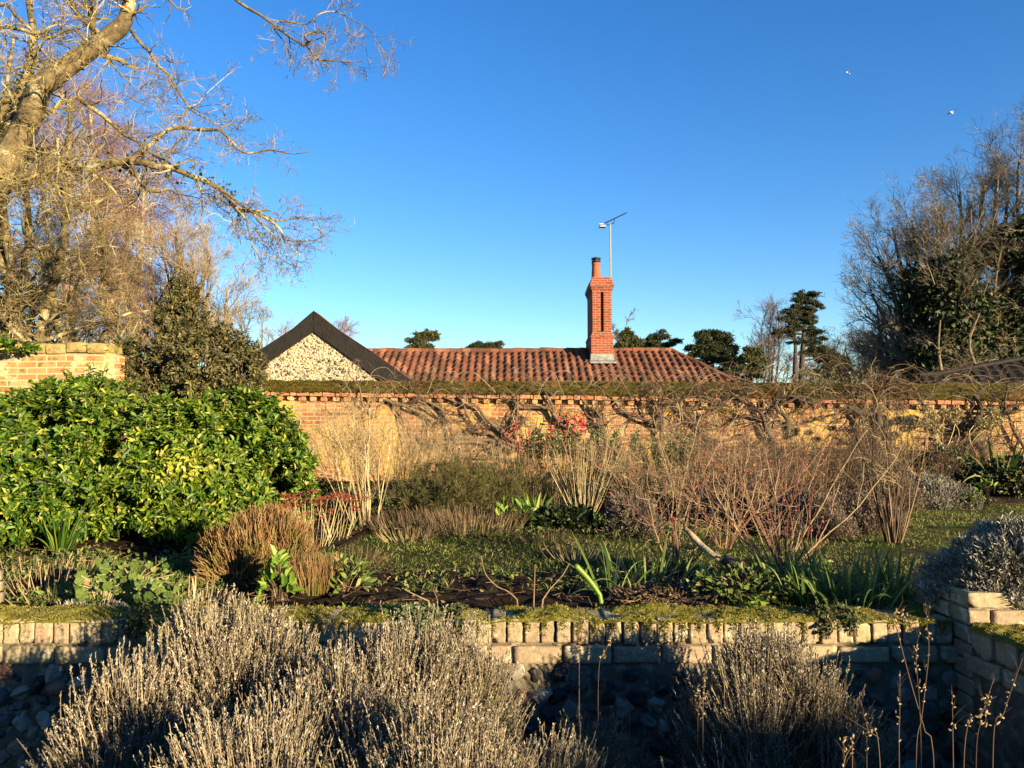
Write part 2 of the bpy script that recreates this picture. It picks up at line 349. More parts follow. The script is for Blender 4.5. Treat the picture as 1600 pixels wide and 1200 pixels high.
T_yellow = plant('lichen_twig', [(0, (.10, .07, .04)), (.5, (.24, .18, .08)), (.85, (.38, .31, .12)), (1, (.52, .44, .18))], .85, .1)
T_vine = plant('vine_twig', [(0, (.04, .028, .02)), (.5, (.12, .08, .055)), (.85, (.26, .18, .11)), (1, (.50, .38, .24))], .8, .15)
T_far = plant('far_twig', [(0, (.10, .07, .05)), (.6, (.19, .14, .10)), (1, (.30, .23, .16))], .9, .1)
B_wood = bark('grey_brown_bark', (.12, .09, .055), (.30, .23, .13), None, 9)
B_vine = bark('vine_bark', (.09, .06, .04), (.24, .17, .11), None, 25)
B_oak = bark('lichened_bark', (.07, .05, .03), (.24, .18, .08), (.42, .36, .20), 7)
B_birch = bark('birch_bark', (.35, .28, .20), (.55, .48, .38), (.12, .10, .08), 5)
B_dark = bark('dark_bark', (.05, .04, .03), (.12, .09, .065), None, 6)
B_pine = bark('pine_bark', (.035, .025, .02), (.09, .06, .04), None, 3)
B_cut = bark('barkless_wood', (.34, .27, .17), (.50, .41, .27), (.16, .12, .08), 14)

# ------------------------------------------------------------------ growth helpers
def crom(pts, n):
    """smooth curve through control points -> n points"""
    p = np.asarray(pts, float); p = np.vstack([2 * p[0] - p[1], p, 2 * p[-1] - p[-2]]); m = len(p) - 3
    t = np.linspace(0, m - 1e-6, n); i = t.astype(int); f = (t - i)[:, None]
    a, b, c, d = p[i], p[i + 1], p[i + 2], p[i + 3]
    return .5 * (2 * b + (c - a) * f + (2 * a - 5 * b + 4 * c - d) * f ** 2 + (3 * b - a - 3 * c + d) * f ** 3)
def resample(P, K):
    """(N,Kp,3) -> (N,K,3) by index"""
    t = np.linspace(0, P.shape[1] - 1.0001, K); i = t.astype(int); f = (t - i)[None, :, None]
    return P[:, i] * (1 - f) + P[:, i + 1] * f
def grow(P, Rd, n, rng, t=(.2, 1), ang=(45, 15), L=1., Lsd=.3, taper=.5, K=5, wig=.2, up=0., rr=.6, rmin=.001, tip=.4, out=None, squash=None):
    N, Kp = P.shape[:2]
    pi = np.repeat(np.arange(N), n); u = rng.uniform(t[0], t[1], len(pi)); x = np.clip(u * (Kp - 1), 0, Kp - 1.001); i = x.astype(int); f = (x - i)[:, None]
    B = P[pi, i] * (1 - f) + P[pi, i + 1] * f; T = unit(P[pi, i + 1] - P[pi, i])
    r0 = np.maximum((Rd[pi, i] * (1 - f[:, 0]) + Rd[pi, i + 1] * f[:, 0]) * rr, rmin)
    q = rng.normal(size=(len(pi), 3))
    if squash is not None: q = q * np.array(squash)
    q = unit(np.cross(T, np.cross(q, T)) + 1e-6)
    a = np.radians(rng.normal(ang[0], ang[1], len(pi)))[:, None]
    d = unit(np.cos(a) * T + np.sin(a) * q)
    ln = L * np.exp(rng.normal(0, Lsd, len(pi))) * (1 - taper * u)
    C = [B]; d = d.copy()
    for k in range(K - 1):
        w = rng.normal(0, wig, d.shape)
        if squash is not None: w = w * np.array(squash)
        d = unit(d + w + np.array([0, 0, up]))
        C.append(C[-1] + d * (ln / (K - 1))[:, None])
    C = np.stack(C, 1); rad = r0[:, None] * np.linspace(1, tip, K)[None]
    return C, rad
def fan(base, n, rng, H, spread, W0=.05, K=6, wig=.06, up=.1, r=.004, tip=.4, Hsd=.15, lean=(0, 0, 0)):
    """n stems from a small base disc fanning upwards"""
    th = rng.uniform(0, 2 * math.pi, n); q = np.sqrt(rng.uniform(0, 1, n))
    B = np.array(base) + np.stack([np.cos(th) * q * W0, np.sin(th) * q * W0, np.zeros(n)], 1)
    s = np.tan(R_(spread)) * q
    d = unit(np.stack([np.cos(th) * s, np.sin(th) * s, np.ones(n)], 1) + np.array(lean))
    ln = H * (1 - np.abs(rng.normal(0, Hsd, n))); C = [B]
    for k in range(K - 1):
        d = unit(d + rng.normal(0, wig, d.shape) + np.array([0, 0, up])); C.append(C[-1] + d * (ln / (K - 1))[:, None])
    return np.stack(C, 1), r * np.exp(rng.normal(0, .25, n))[:, None] * np.linspace(1, tip, K)[None]
def pts_on(P, n, rng, t=(0, 1)):
    N, K = P.shape[:2]; pi = rng.randint(0, N, n); x = np.clip(rng.uniform(t[0], t[1], n) * (K - 1), 0, K - 1.001); i = x.astype(int); f = (x - i)[:, None]
    return P[pi, i] * (1 - f) + P[pi, i + 1] * f, unit(P[pi, i + 1] - P[pi, i])
def rdir(rng, n, up=0.): return unit(rng.normal(size=(n, 3)) + np.array([0, 0, up]))
def path(px, D, n=12):
    """pixel trace at distance D (number or list) -> smooth 3D curve"""
    if not hasattr(D, '__len__'): D = [D] * len(px)
    return crom([at(x, y, d) for (x, y), d in zip(px, D)], n)
def jitter_path(P, amp, seed, f=3.):
    o = np.stack([vnoise(P * f, seed), vnoise(P * f, seed + 5), vnoise(P * f, seed + 9)], -1) - .5
    return P + o * 2 * amp
UP = np.array([0, 0, 1.])
GZ = .62                                        # level of the upper garden

# ================================================================== THE SETTING
def sheet(name, xs, ys, zf, mat):
    X, Y = np.meshgrid(xs, ys); b = MB(); b.grid(np.stack([X, Y, zf(X, Y)], -1)); o = b.build(name, mat, smooth=True); o['kind'] = 'structure'; return o
def gn(X, Y, s, seed): return vnoise(np.stack([X * s, Y * s, X * 0], -1), seed) - .5
xs = np.concatenate([[-900, -200, -60, -25], np.arange(-13, 13.01, .12), [25, 60, 200, 900]])
ysu = np.concatenate([np.arange(3.62, 14.5, .12), [20, 40, 90, 250, 1500]])
sheet('lawn', xs, ysu, lambda X, Y: GZ - .03 + gn(X, Y, 1.1, 3) * .05 + gn(X, Y, 7, 5) * .025, M['lawn'])
ysl = np.concatenate([[-900, -200, -60, -20], np.arange(-8, 3.71, .12)])
sheet('lower_soil', xs, ysl, lambda X, Y: gn(X, Y, 2, 8) * .05 + gn(X, Y, 12, 9) * .03 - .01, M['soil'])
def bed(name, x0, x1, y0f, y1f, zoff, seed, nx=200, ny=40):
    u = np.linspace(x0, x1, nx)[None, :]; t = np.linspace(0, 1, ny)[:, None]
    X = u + 0 * t; y0 = y0f(u) + (vnoise(np.stack([u * 3, u * 0, u * 0], -1), seed) - .5) * .25; y1 = y1f(u) + (vnoise(np.stack([u * 3, u * 0 + 5, u * 0], -1), seed) - .5) * .4
    Y = y0 * (1 - t) + y1 * t
    edge = np.minimum(1, np.minimum(t, 1 - t) * 14)
    Z = GZ - .03 + gn(X, Y, 1.1, 3) * .05 - .03 + edge * (zoff + gn(X, Y, 9, seed) * .06 + gn(X, Y, 25, seed + 2) * .03)
    b = MB(); b.grid(np.stack([X, Y, Z], -1)); o = b.build(name, M['soil'], smooth=True); o['kind'] = 'structure'; return o
bed('front_soil_bed', -6, 2.0, lambda x: 3.62 + x * 0, lambda x: 4.95 + .1 * np.sin(x), .06, 11)
def back_edge(x): return np.where(x < -1.3, 5.4, 6.9) + 2.4 / (1 + np.exp(-(x - 3.1) * 2.5))
bed('back_soil_bed', -9, 11, back_edge, lambda x: 13.4 + x * 0, .07, 12, 300, 90)

# grass, weeds and litter that nobody could count
rng = rs(5)
def gz(X, Y): return GZ - .03 + gn(X, Y, 1.1, 3) * .05
b = MB(); n = 150000
X = rng.uniform(-5.5, 8.5, n); Y = 4.6 + rng.uniform(0, 1, n) ** 1.2 * 5.2
keep = (Y < back_edge(X) + .15 + rng.normal(0, .12, n)) & (np.abs(X) < Y * .8) & (vnoise(np.stack([X * 2, Y * 2, X * 0], -1), 4) > rng.uniform(.25, .62, n))
X, Y = X[keep], Y[keep]; n = len(X)
b.blades(np.stack([X, Y, gz(X, Y) - .01], 1), rdir(rng, n, 1.6), rng.uniform(.02, .055, n), .005, rng)
tag(b.build('grass', M['grass']), 'short tufted green grass on the lawn between the beds', 'grass', kind='stuff')
b = MB(); n = 11000
X = rng.uniform(-5, 6, n); Y = rng.uniform(3.75, 10, n); keep = (Y < 5.1) | (Y > back_edge(X) - .5); X, Y = X[keep], Y[keep]; n = len(X)
b.leaves(np.stack([X, Y, gz(X, Y) + rng.uniform(.03, .075, n)], 1), rdir(rng, n), rdir(rng, n, 2), rng.uniform(.012, .04, n), rng.uniform(.008, .02, n))
P = np.stack([X, Y, gz(X, Y) + .06], 1)[:5000]; d = rdir(rng, 5000); d[:, 2] *= .25; L = rng.uniform(.05, .2, 5000)[:, None]
b.tubes(np.stack([P, P + d * L * .5, P + d * L], 1), .0016)
tag(b.build('leaf_litter', M['litter']), 'dead brown leaves and twigs scattered over the soil beds', 'leaf litter', kind='stuff')
b = MB()
for (x0, x1, y0, y1, n, h) in ((-3.4, -1.6, 3.85, 4.9, 4500, .07), (-1.5, 2, 6.6, 7.2, 1800, .08), (-3.8, -1.2, 5.1, 5.6, 1600, .08), (.8, 2.0, 4.0, 4.9, 4000, .1), (-1.3, .8, 4.3, 5.0, 1500, .05)):
    X = rng.uniform(x0, x1, n); Y = rng.uniform(y0, y1, n); k = vnoise(np.stack([X * 4, Y * 4, X * 0], -1), 8) > rng.uniform(.25, .7, n); X, Y = X[k], Y[k]; m = len(X)
    b.leaves(np.stack([X, Y, gz(X, Y) + rng.uniform(.01, h, m)], 1), rdir(rng, m, .3), rdir(rng, m, 1.5), rng.uniform(.02, .05, m), rng.uniform(.01, .025, m))
    b.blades(np.stack([X, Y, gz(X, Y)], 1), rdir(rng, m, 1.6), rng.uniform(.05, .12, m), .006, rng)
tag(b.build('ground_weeds', G_mallow), 'low green weeds and seedlings covering the bed edges', 'ground cover', kind='stuff')

# ------------------------------------------------------------------ the long brick wall
WX0, WX1 = -6.2, 11.5
def wy(x): return 13.08 - (x + 4.33) * .065                        # wall front face
def wz(x): return 2.335 - (x + 4.33) * .0085                       # ridge of the coping
def wlo(x): return 2.13 - (x + 4.33) * .0155                       # drip edge of the coping
root = thing('garden_wall', 'long old brick garden wall with mossy sloping coping and dentil course', 'wall', (0, 12.8, GZ))
b = MB(); xw = np.linspace(WX0, WX1, 120)
zt = wlo(xw) - .15; zb = np.full_like(xw, GZ - .3)
def strip(b, rows, xw):
    b.grid(np.stack([np.stack([xw, wy(xw) + dy, z], -1) for dy, z in rows]))
strip(b, [(.0, zb + (zt - zb) * k / 14) for k in range(15)] + [(.08, zt), (.33, zt), (.33, zb)], xw)
b.build('brick_face', M['wallbrick'], root)
b = MB(); C = []; H = []
x = WX0 + .06
while x < WX1:
    w = .051 + rng.uniform(-.006, .006)
    C.append((x, wy(x) + .02 - rng.uniform(0, .015), wlo(x) - .112)); H.append((w, .06, .036)); x += .198 + rng.uniform(-.012, .012)
b.rbox(C, H, 5, n=1, rad=.2, amp=.003); b.build('dentil_course', M['dentil'], root)
b = MB(); strip(b, [(.0, wlo(xw) - .1505), (.075, wlo(xw) - .1505), (.075, wlo(xw) - .05)], xw); b.build('dentil_backing', M['wallbrick'], root)
b = MB(); C = []; H = []; x = WX0
while x < WX1:
    L = rng.choice([.21, .10], p=[.7, .3]) ; C.append((x + L / 2, wy(x) + .02 + rng.uniform(-.006, .006), wlo(x) - .035 + rng.uniform(-.004, .004))); H.append((L / 2, .09, .035)); x += L + .012
b.rbox(C, H, 6, n=1, rad=.2, amp=.004); b.build('string_course', M['redstring'], root)
# coping: sloping courses of tile under moss
xc = np.arange(WX0, WX1, .025); K = 18
rows = []
for k in range(K):
    t = k / (K - 1); yy = wy(xc) - .10 + t * .38; zz = wlo(xc) + .028 + (wz(xc) - wlo(xc) - .02) * t
    p = np.stack([xc * 5, np.full_like(xc, t * 3), xc * 0], -1)
    bumpz = (vnoise(p, 3) - .5) * .05 + (vnoise(p * 3.1, 4) - .5) * .03 + (vnoise(p * 8, 4) - .5) * .018
    st_ = ((t * 3.0) % 1.0) * -.018
    rows.append(np.stack([xc + (vnoise(p * 2, 8) - .5) * .02, yy, zz + bumpz + st_], -1))
rows = [rows[0] + np.array([0, .02, -.03])] + rows + [rows[-1] + np.array([0, .1, -.08]), rows[-1] + np.array([0, .12, -.3])]
b = MB(); b.grid(np.stack(rows)); b.build('mossy_coping', M['mosswall'], root, smooth=False)
b = MB(); n = 26000
xx = rng.uniform(WX0, WX1, n); t = rng.uniform(0, 1, n); k = vnoise(np.stack([xx * 1.3, t * 2, xx * 0], -1), 13) > rng.uniform(.35, .7, n) + np.clip((xx - 1) * .05, 0, .3); xx, t = xx[k], t[k]; n = len(xx)
b.blades(np.stack([xx, wy(xx) - .10 + t * .38, wlo(xx) + (wz(xx) - wlo(xx)) * t - .005], 1), rdir(rng, n, 1.) + np.array([0, -.5, 0]), rng.uniform(.02, .05, n), .014, rng)
b.build('moss', plant('wall_moss_tuft', [(0, (.05, .05, .010)), (.6, (.13, .11, .02)), (1, (.26, .18, .05))], 1, .05, .2), root)

# ------------------------------------------------------------------ the taller lichen covered wall, left
root = thing('tall_brick_wall', 'taller lichen spotted brick wall end above the green hedge at left', 'wall', (-6, 8.6, GZ))
yw = 8.5; xe = at(170, 600, yw)[0]; zt = at(100, 552, yw)[2]; ztop = at(100, 536, yw)[2]
b = MB(); xw = np.linspace(-11, xe, 60)
b.grid(np.stack([np.stack([xw, 0 * xw + y_, 0 * xw + z_], -1) for y_, z_ in [(yw, GZ - .3), (yw, 1.2), (yw, 1.8), (yw, zt), (yw + .34, zt), (yw + .34, GZ - .3)]]))
b.add([(xe, yw, GZ - .3), (xe, yw + .34, GZ - .3), (xe, yw + .34, zt), (xe, yw, zt)], [(0, 1, 2, 3)])
b.build('brick_face', M['tallbrick'], root)
b = MB(); C = []; H = []; x = xe - .02
while x > -11:
    L = .225; C.append((x - L / 2, yw + .15, zt + .055 + rng.uniform(-.01, .01))); H.append((L / 2 - .004, .19, .062)); x -= L
b.rbox(C, H, 9, n=3, rad=.45, amp=.008, fr=12); b.build('coping', stone('mossy_half_round_coping', [(0, (.42, .30, .10)), (1, (.50, .36, .16))], [((.60, .52, .26), 3, .55, .62), ((.20, .18, .04), 3.5, .5, .6)], sc1=20), root)
b = MB(); n = 1500; x_ = rng.uniform(-7, xe, n); k = vnoise(np.stack([x_ * 1.6, x_ * 0, x_ * 0], -1), 2) > .4; x_ = x_[k]; n = len(x_)
b.blades(np.stack([x_, yw - .04 + rng.uniform(0, .3, n), zt + .02 + rng.uniform(0, .09, n)], 1), rdir(rng, n, .8), rng.uniform(.02, .05, n), .015, rng); b.build('moss', M['mossblade'], root)

# ------------------------------------------------------------------ low retaining wall in front
RX0, RX1 = -5.2, 1.98; RT = .685
def retaining(name, label, P0, dirv, length, seed, flints=True, zt=RT):
    """P0 front-top-left corner of the visible face, dirv unit direction along the face; face looks to dirv rotated -90"""
    r = thing(name, label, 'wall', (P0[0], P0[1], 0)); rng = rs(seed)
    dv = np.array([dirv[0], dirv[1], 0.]); back = np.array([-dirv[1], dirv[0], 0.]); Mx = np.stack([dv, back, UP], 1)
    def W(s, d, z): return np.array([P0[0], P0[1], 0]) + dv * s + back * d + UP * z
    bb = MB(); C = []; H = []; s = .0
    while s < length - .04:
        w = rng.uniform(.030, .0355); h = .052 + rng.uniform(-.004, .003)
        C.append(W(s + w, .108 + rng.uniform(-.008, .008), zt - .058 + rng.uniform(-.004, .004))); H.append((w, .108, h)); s += 2 * w + rng.uniform(.003, .012)
    Mj = Mx; bb.rbox(C, H, seed + 1, n=8, rad=.09, amp=.0032, fr=45, M=Mj)
    bb.build('coping_bricks', M['sand'], r, smooth=True)
    bb = MB(); C = []; H = []; s = -.05
    while s < length:
        L = rng.choice([.215, .105], p=[.65, .35]) + rng.uniform(-.01, .01); C.append(W(s + L / 2, .10 + rng.uniform(-.008, .006), zt - .162)); H.append((L / 2, .10, .036 + rng.uniform(-.003, .003))); s += L + .012
    bb.rbox(C, H, seed + 2, n=8, rad=.10, amp=.0032, fr=45, M=Mj); bb.build('stretcher_bricks', M['sand'], r, smooth=True)
    bb = MB(); g = []
    ss = np.linspace(-.02, length, int(length / .03)); zz = np.concatenate([np.linspace(-.05, zt - .03, 26)])
    S_, Z_ = np.meshgrid(ss, zz); Q = np.stack([S_, Z_, 0 * S_], -1)
    dpt = .022 + (vnoise(Q * 22, seed) - .5) * .022 + (vnoise(Q * 7, seed + 1) - .5) * .02
    low = Z_ < zt - .20; dpt = np.where(low, dpt - .008, dpt)
    bb.grid(P0[None, None] * np.array([1, 1, 0]) + dv * S_[..., None] + back * dpt[..., None] + UP * Z_[..., None])
    bb.grid(np.stack([np.stack([W(s_, d_, zt - .02) for s_ in (0, length)]) for d_ in (.03, .22)]))
    bb.grid(np.stack([np.stack([W(s_, .215, z_) for s_ in (0, length)]) for z_ in (zt - .02, -.1)]))
    bb.build('mortar_core', M['mortar'], r, smooth=True)
    if flints:
        n = int(length * 700); s_ = rng.uniform(0, length, n); z_ = rng.uniform(-.02, zt - .235, n); sz = rng.uniform(.014, .046, n)
        # thin out overlaps
        keep = []
        for i in np.argsort(-sz):
            if all((s_[i] - s_[j]) ** 2 + (z_[i] - z_[j]) ** 2 > (.8 * (sz[i] + sz[j])) ** 2 for j in keep): keep.append(i)
        C = np.array([W(s_[i], .018, z_[i]) for i in keep]); A = np.stack([sz[keep], np.minimum(sz[keep] * .6, .03), sz[keep] * rng.uniform(.55, .95, len(keep))], 1)
        bb = MB(); bb.blobs(C * 0, A, seed + 3, sub=2, rough=.5, rot=.8)
        V = bb.v[0].reshape(len(keep), -1, 3) @ Mx.T + C[:, None]; bb.v[0] = V.reshape(-1, 3)
        bb.build('flint_stones', M['flint'], r, smooth=False)
    # moss on top
    bb = MB(); S_, D_ = np.meshgrid(np.arange(0, length, .012), np.linspace(-.012, .235, 24)); Q = np.stack([S_, D_, 0 * S_], -1)
    hh = (vnoise(Q * 9, seed + 5) - .35) * .055 + (vnoise(Q * 30, seed + 6) - .5) * .018 + (vnoise(Q * 80, seed + 7) - .5) * .008
    ed = np.clip(np.minimum(D_ + .012, .235 - D_) * 30, 0, 1)
    Z_ = zt - .008 + hh * (.4 + .6 * ed) - (1 - ed) * .012
    bb.grid(P0[None, None] * np.array([1, 1, 0]) + dv * S_[..., None] + back * D_[..., None] + UP * Z_[..., None])
    n = int(length * 9000); s_ = rng.uniform(0, length, n); d_ = rng.uniform(-.01, .235, n); Q = np.stack([s_, d_, 0 * s_], -1)
    h_ = (vnoise(Q * 9, seed + 5) - .35) * .055 + (vnoise(Q * 30, seed + 6) - .5) * .018; k = h_ > rng.uniform(-.012, .004, n); s_, d_, h_ = s_[k], d_[k], h_[k]; n = len(s_)
    Pp = P0[None] * np.array([1, 1, 0]) + dv * s_[:, None] + back * d_[:, None] + UP * (zt - .012 + h_)[:, None]
    bb.blades(Pp, rdir(rng, n, 1.2), rng.uniform(.006, .016, n), .003, rng, mi=1)
    # moss hanging down between the bricks
    m = int(length * 1100); s_ = np.round(rng.uniform(0, length, m) / .0775) * .0775 + rng.normal(0, .008, m); z_ = -np.abs(rng.normal(0, .03, m)); k = vnoise(np.stack([s_ * 5, s_ * 0, s_ * 0], -1), seed + 9) > .45 + rng.uniform(-.1, .1, m); s_, z_ = s_[k], z_[k]; m = len(s_)
    bb.blades(P0[None] * np.array([1, 1, 0]) + dv * s_[:, None] - back * .0 + UP * (zt - .005 + z_)[:, None], rdir(rng, m, -.2) - back * 1.0, rng.uniform(.008, .02, m), .005, rng, mi=1)
    bb.build('moss', [M['moss'], M['mossblade']], r)
    return r
retaining('retaining_wall', 'low flint wall capped with upright sand coloured bricks and moss', np.array([RX0, 3.5, 0]), (1, 0), RX1 - RX0, 21)
dn = np.array([.133, -1.]); dn /= np.linalg.norm(dn)
retaining('side_wall', 'mossy topped low wall running forward from the brick pier at right', np.array([1.985, 3.38, 0]), (dn[0], dn[1]), 3.6, 31, flints=False, zt=.68)
retaining('retaining_wall', 'short length of flint and brick wall beyond the right side of the pier', np.array([2.86, 3.5, 0]), (1, 0), 3.2, 41)
# brick pier
root = thing('brick_pier', 'square sand coloured brick pier under the silver lavender at right', 'pier', (2.4, 3.6, 0))
b = MB(); z = .82; C = []; H = []; k = 0
while z > -.05:
    h = .032; zc = z - h; x = 1.985 - (0 if k % 2 else .0)
    first = .05 if k % 2 else .105
    while x < 2.85:
        L = first * 2 if first else .215; first = 0; L = min(L, 2.85 - x)
        if L < .05: break
        C.append((x + L / 2, 3.44 + .02 + rng.uniform(-.004, .004), zc)); H.append((L / 2 - .004, .07, h)); x += L + .004
    y = 3.54
    while y < 3.8:
        C.append((1.985 + .055 + rng.uniform(-.004, .004), y + .055, zc)); H.append((.055, .05, h)); y += .11
    z -= .075; k += 1
b.rbox(C, H, 77, n=8, rad=.10, amp=.0035, fr=40); b.build('bricks', M['sand'], root, smooth=True)
b = MB(); b.box((2.0, 3.41, -.05), (2.84, 3.8, .795)); b.build('mortar_core', M['mortar'], root)
# fragment of the pier at the left frame edge
root = thing('stone_post', 'stub of a sand coloured brick post at the far left edge', 'post', (-2.5, 3.6, 0))
xr = at(11, 900, 3.72)[0]; b = MB(); C = []; H = []
for k in range(3): C.append((xr - .11, 3.62, .70 + .035 + k * .052 + (.0 if k else 0))); H.append((.108 - .004 * k, .1, .024))
b.rbox(C, H, 78, n=5, rad=.3, amp=.004); b.build('bricks', M['sand'], root, smooth=True)
b = MB(); n = 2500; b.blades(np.stack([xr - rng.uniform(-.006, .2, n), 3.515 + rng.uniform(0, .05, n), .70 + rng.uniform(0, .05, n)], 1), rdir(rng, n, .3) - np.array([0, .8, 0]), rng.uniform(.006, .02, n), .005, rng); b.build('moss', M['mossblade'], root)

# ------------------------------------------------------------------ the cottage behind the wall
root = thing('cottage', 'flint and red pantile cottage with black bargeboards and brick chimney behind the wall', 'house', (0, 21, GZ))
YR, YE = 22.5, 19.7; zr = at(800, 549, YR)[2]; slope = .53
xl, xr_ = -6.2, at(1050, 549, YR)[0]; hipk = (at(1160, 600, 20.3)[0] - xr_) / (YR - 20.3)
pan, gauge = .205, .30
def pantiles(name, xf0, xf1, mat_):
    rows = int((YR - YE) / .26); xs_ = np.arange(xl, 8.3, pan / 8); V = []
    for k in range(rows):
        for t in (0.0, .35, .7, 1.0):
            run = (k + t) * (YR - YE) / rows; y = YR - run; lim = xr_ + run * hipk
            x = np.minimum(xs_, lim)
            ph = (xs_ / pan) % 1.0
            prof = np.where(ph < .62, np.sin(ph / .62 * math.pi) ** .8 * .050, -.012 * np.sin((ph - .62) / .38 * math.pi))
            jit = (vnoise(np.stack([np.floor(xs_ / pan) * 7.3, xs_ * 0 + k * 3.1, xs_ * 0], -1), 3) - .5) * .022
            sag = (vnoise(np.stack([xs_ * .35, xs_ * 0 + y * .5, xs_ * 0], -1), 9) - .5) * .10
            z = zr - run * slope + prof + t * .020 + jit + sag
            z = np.where(xs_ > lim, zr - run * slope - .02, z)
            V.append(np.stack([x, np.full_like(x, y), z], -1))
    bb = MB(); bb.grid(np.stack(V)); return bb.build(name, mat_, root, smooth=False)
m, n_, l, bs_, out = newmat('pantiles')
tc = n_.new('ShaderNodeTexCoord'); sp = n_.new('ShaderNodeSeparateXYZ'); l.new(tc.outputs['Object'], sp.inputs[0])
def mth(op, a_, b_=None):
    q = n_.new('ShaderNodeMath'); q.operation = op
    for i_, v_ in enumerate((a_, b_)):
        if v_ is None: continue
        if isinstance(v_, (int, float)): q.inputs[i_].default_value = v_
        else: l.new(v_, q.inputs[i_])
    return q.outputs[0]
fx = mth('FLOOR', mth('DIVIDE', sp.outputs[0], pan)); fy = mth('FLOOR', mth('DIVIDE', mth('SUBTRACT', YR - 21, sp.outputs[1]), .28))
cb = n_.new('ShaderNodeCombineXYZ'); l.new(fx, cb.inputs[0]); l.new(fy, cb.inputs[1])
wn_ = n_.new('ShaderNodeTexWhiteNoise'); l.new(cb.outputs[0], wn_.inputs[0])
r = ramp(n_, [(0, (.09, .042, .027)), (.35, (.17, .06, .035)), (.7, (.24, .085, .045)), (.9, (.34, .15, .08)), (1, (.15, .10, .07))]); l.new(wn_.outputs[0], r.inputs[0])
c = mixc(n_, l, thr(n_, l, noise(n_, l, 9, 6, .8), .50, .64), r.outputs[0], (.13, .09, .055))
c = mixc(n_, l, thr(n_, l, noise(n_, l, 16, 6, .8), .60, .68), c, (.42, .36, .24))
c = mixc(n_, l, thr(n_, l, noise(n_, l, 2.5, 6, .8), .60, .68), c, (.15, .12, .04))
l.new(c, bs_.inputs['Base Color']); bs_.inputs['Roughness'].default_value = .9; bs_.inputs['Specular IOR Level'].default_value = .15; bump(n_, l, noise(n_, l, 50, 5), bs_, .7, .02)
M['pantile'] = m
pantiles('roof', xl, xr_, M['pantile'])
b = MB()
b.add([(xl, YR, zr), (xr_, YR, zr), (8.2, YR + 2.8, zr - 1.5), (xl, YR + 2.8, zr - 1.5)], [(0, 1, 2, 3)])                 # rear slope
q = YR - YE; b.add([(xr_, YR, zr - .02), (xr_ + q * hipk, YE, zr - q * slope - .02), (8.2, YR + 2.8, zr - 1.5)], [(0, 1, 2)])   # hip end
b.build('rear_roof', M['pantile'], root)
C = []; P = []
def ridge(p0, p1, rad, step=.38):
    p0, p1 = np.array(p0), np.array(p1); L = np.linalg.norm(p1 - p0); n = int(L / step); out_ = []
    for i in range(n):
        a_ = p0 + (p1 - p0) * i / n; b_ = p0 + (p1 - p0) * (i + 1.06) / n; j = np.array([0, 0, rng.uniform(-.012, .012)])
        out_.append([a_ + j, b_ + j])
    return np.array(out_), np.tile([rad * 1.06, rad * .94], (n, 1))
b = MB(); Pq, Rq = ridge((xl, YR, zr + .01), (xr_, YR, zr + .03), .085); b.tubes(Pq, Rq, 8)
Pq, Rq = ridge((xr_, YR, zr + .02), (xr_ + q * hipk, YE, zr - q * slope + .03), .085); b.tubes(Pq, Rq, 8); b.build('ridge_tiles', M['pantile'], root, smooth=True)
b = MB(); b.box((-6.0, YE + .25, GZ - .2), (xr_ + q * hipk - .5, YE + .55, zr - q * slope - .02)); b.build('wall', M['wallbrick'], root)
# gable wing
YG = 18.2
def g(px, py, y=YG): p = at(px, py, YG); return (p[0], y, p[2])
gx = root
outl = [g(394, 556), g(458, 515), g(491, 487), g(525, 514), g(580, 550), g(640, 594), g(640, 760), g(385, 760), g(385, 562)]
b = MB()
o_ = [(386, 588), (413, 572), (491, 517), (592, 590), (600, 760), (380, 760)]
fr = [g(*p) for p in o_]
b.add([*fr, *[(x, y + 1.2, z) for x, y, z in fr]], [(0, 1, 2, 3), (0, 3, 4, 5), (6, 9, 8, 7), (3, 9, 10, 4)])
b.build('gable_mortar', M['limemortar'], root)
rngf = rs(91); pts = []
for _try in range(16000):
    px_, py_ = rngf.uniform(384, 600), rngf.uniform(517, 605)
    top = 572 - (px_ - 413) * 55 / 78 if px_ < 491 else 517 + (px_ - 491) * 73 / 101
    if py_ < top - 1 or len(pts) > 1700: continue
    s_ = rngf.uniform(1.3, 3.6)
    if all((px_ - a_) ** 2 + (py_ - b_) ** 2 > ((s_ + c_) * .78) ** 2 for a_, b_, c_ in pts): pts.append((px_, py_, s_))
    elif rngf.uniform() < .0015: pts.append((px_, py_, s_))
C = np.array([g(a_, b_, YG - .006) for a_, b_, c_ in pts]); A = np.array([(c_ * YG / 1200 * rngf.uniform(.9, 1.4), .014, c_ * YG / 1200 * rngf.uniform(.6, 1.0)) for a_, b_, c_ in pts])
b = MB(); b.blobs(C, A, 92, sub=1, rough=.25, rot=.6); b.build('gable_flints', M['flintgable'], root, smooth=True)
# black bargeboards (real thickness), one mesh per side
def plate(pts2, y0, y1, mat_, name):
    bb = MB(); F = [(x, y0, z) for x, _, z in pts2]; Bk = [(x, y1, z) for x, _, z in pts2]; n = len(F) // 2
    bb.add(F + Bk, [(0, 0, 0)] * 0 + [(i, i + 1, 2 * n - 2 - i, 2 * n - 1 - i) for i in range(n - 1)] + [(2 * n + 2 * n - 1 - i, 2 * n + 2 * n - 2 - i, 2 * n + i + 1, 2 * n + i) for i in range(n - 1)]
           + [(i, (i + 1) % (2 * n), 2 * n + (i + 1) % (2 * n), 2 * n + i) for i in range(2 * n)])
    return bb.build(name, mat_, root)
plate([g(*p) for p in [(394, 556), (458, 515), (490.6, 487), (490.6, 519), (452, 545), (398, 583)]], YG - .075, YG - .03, M['black'], 'bargeboard')
plate([g(*p) for p in [(491.2, 487), (525, 514), (580, 550), (648, 598), (600, 599), (560, 569), (530, 547), (491.2, 519)]][:8], YG - .076, YG - .03, M['black'], 'bargeboard')
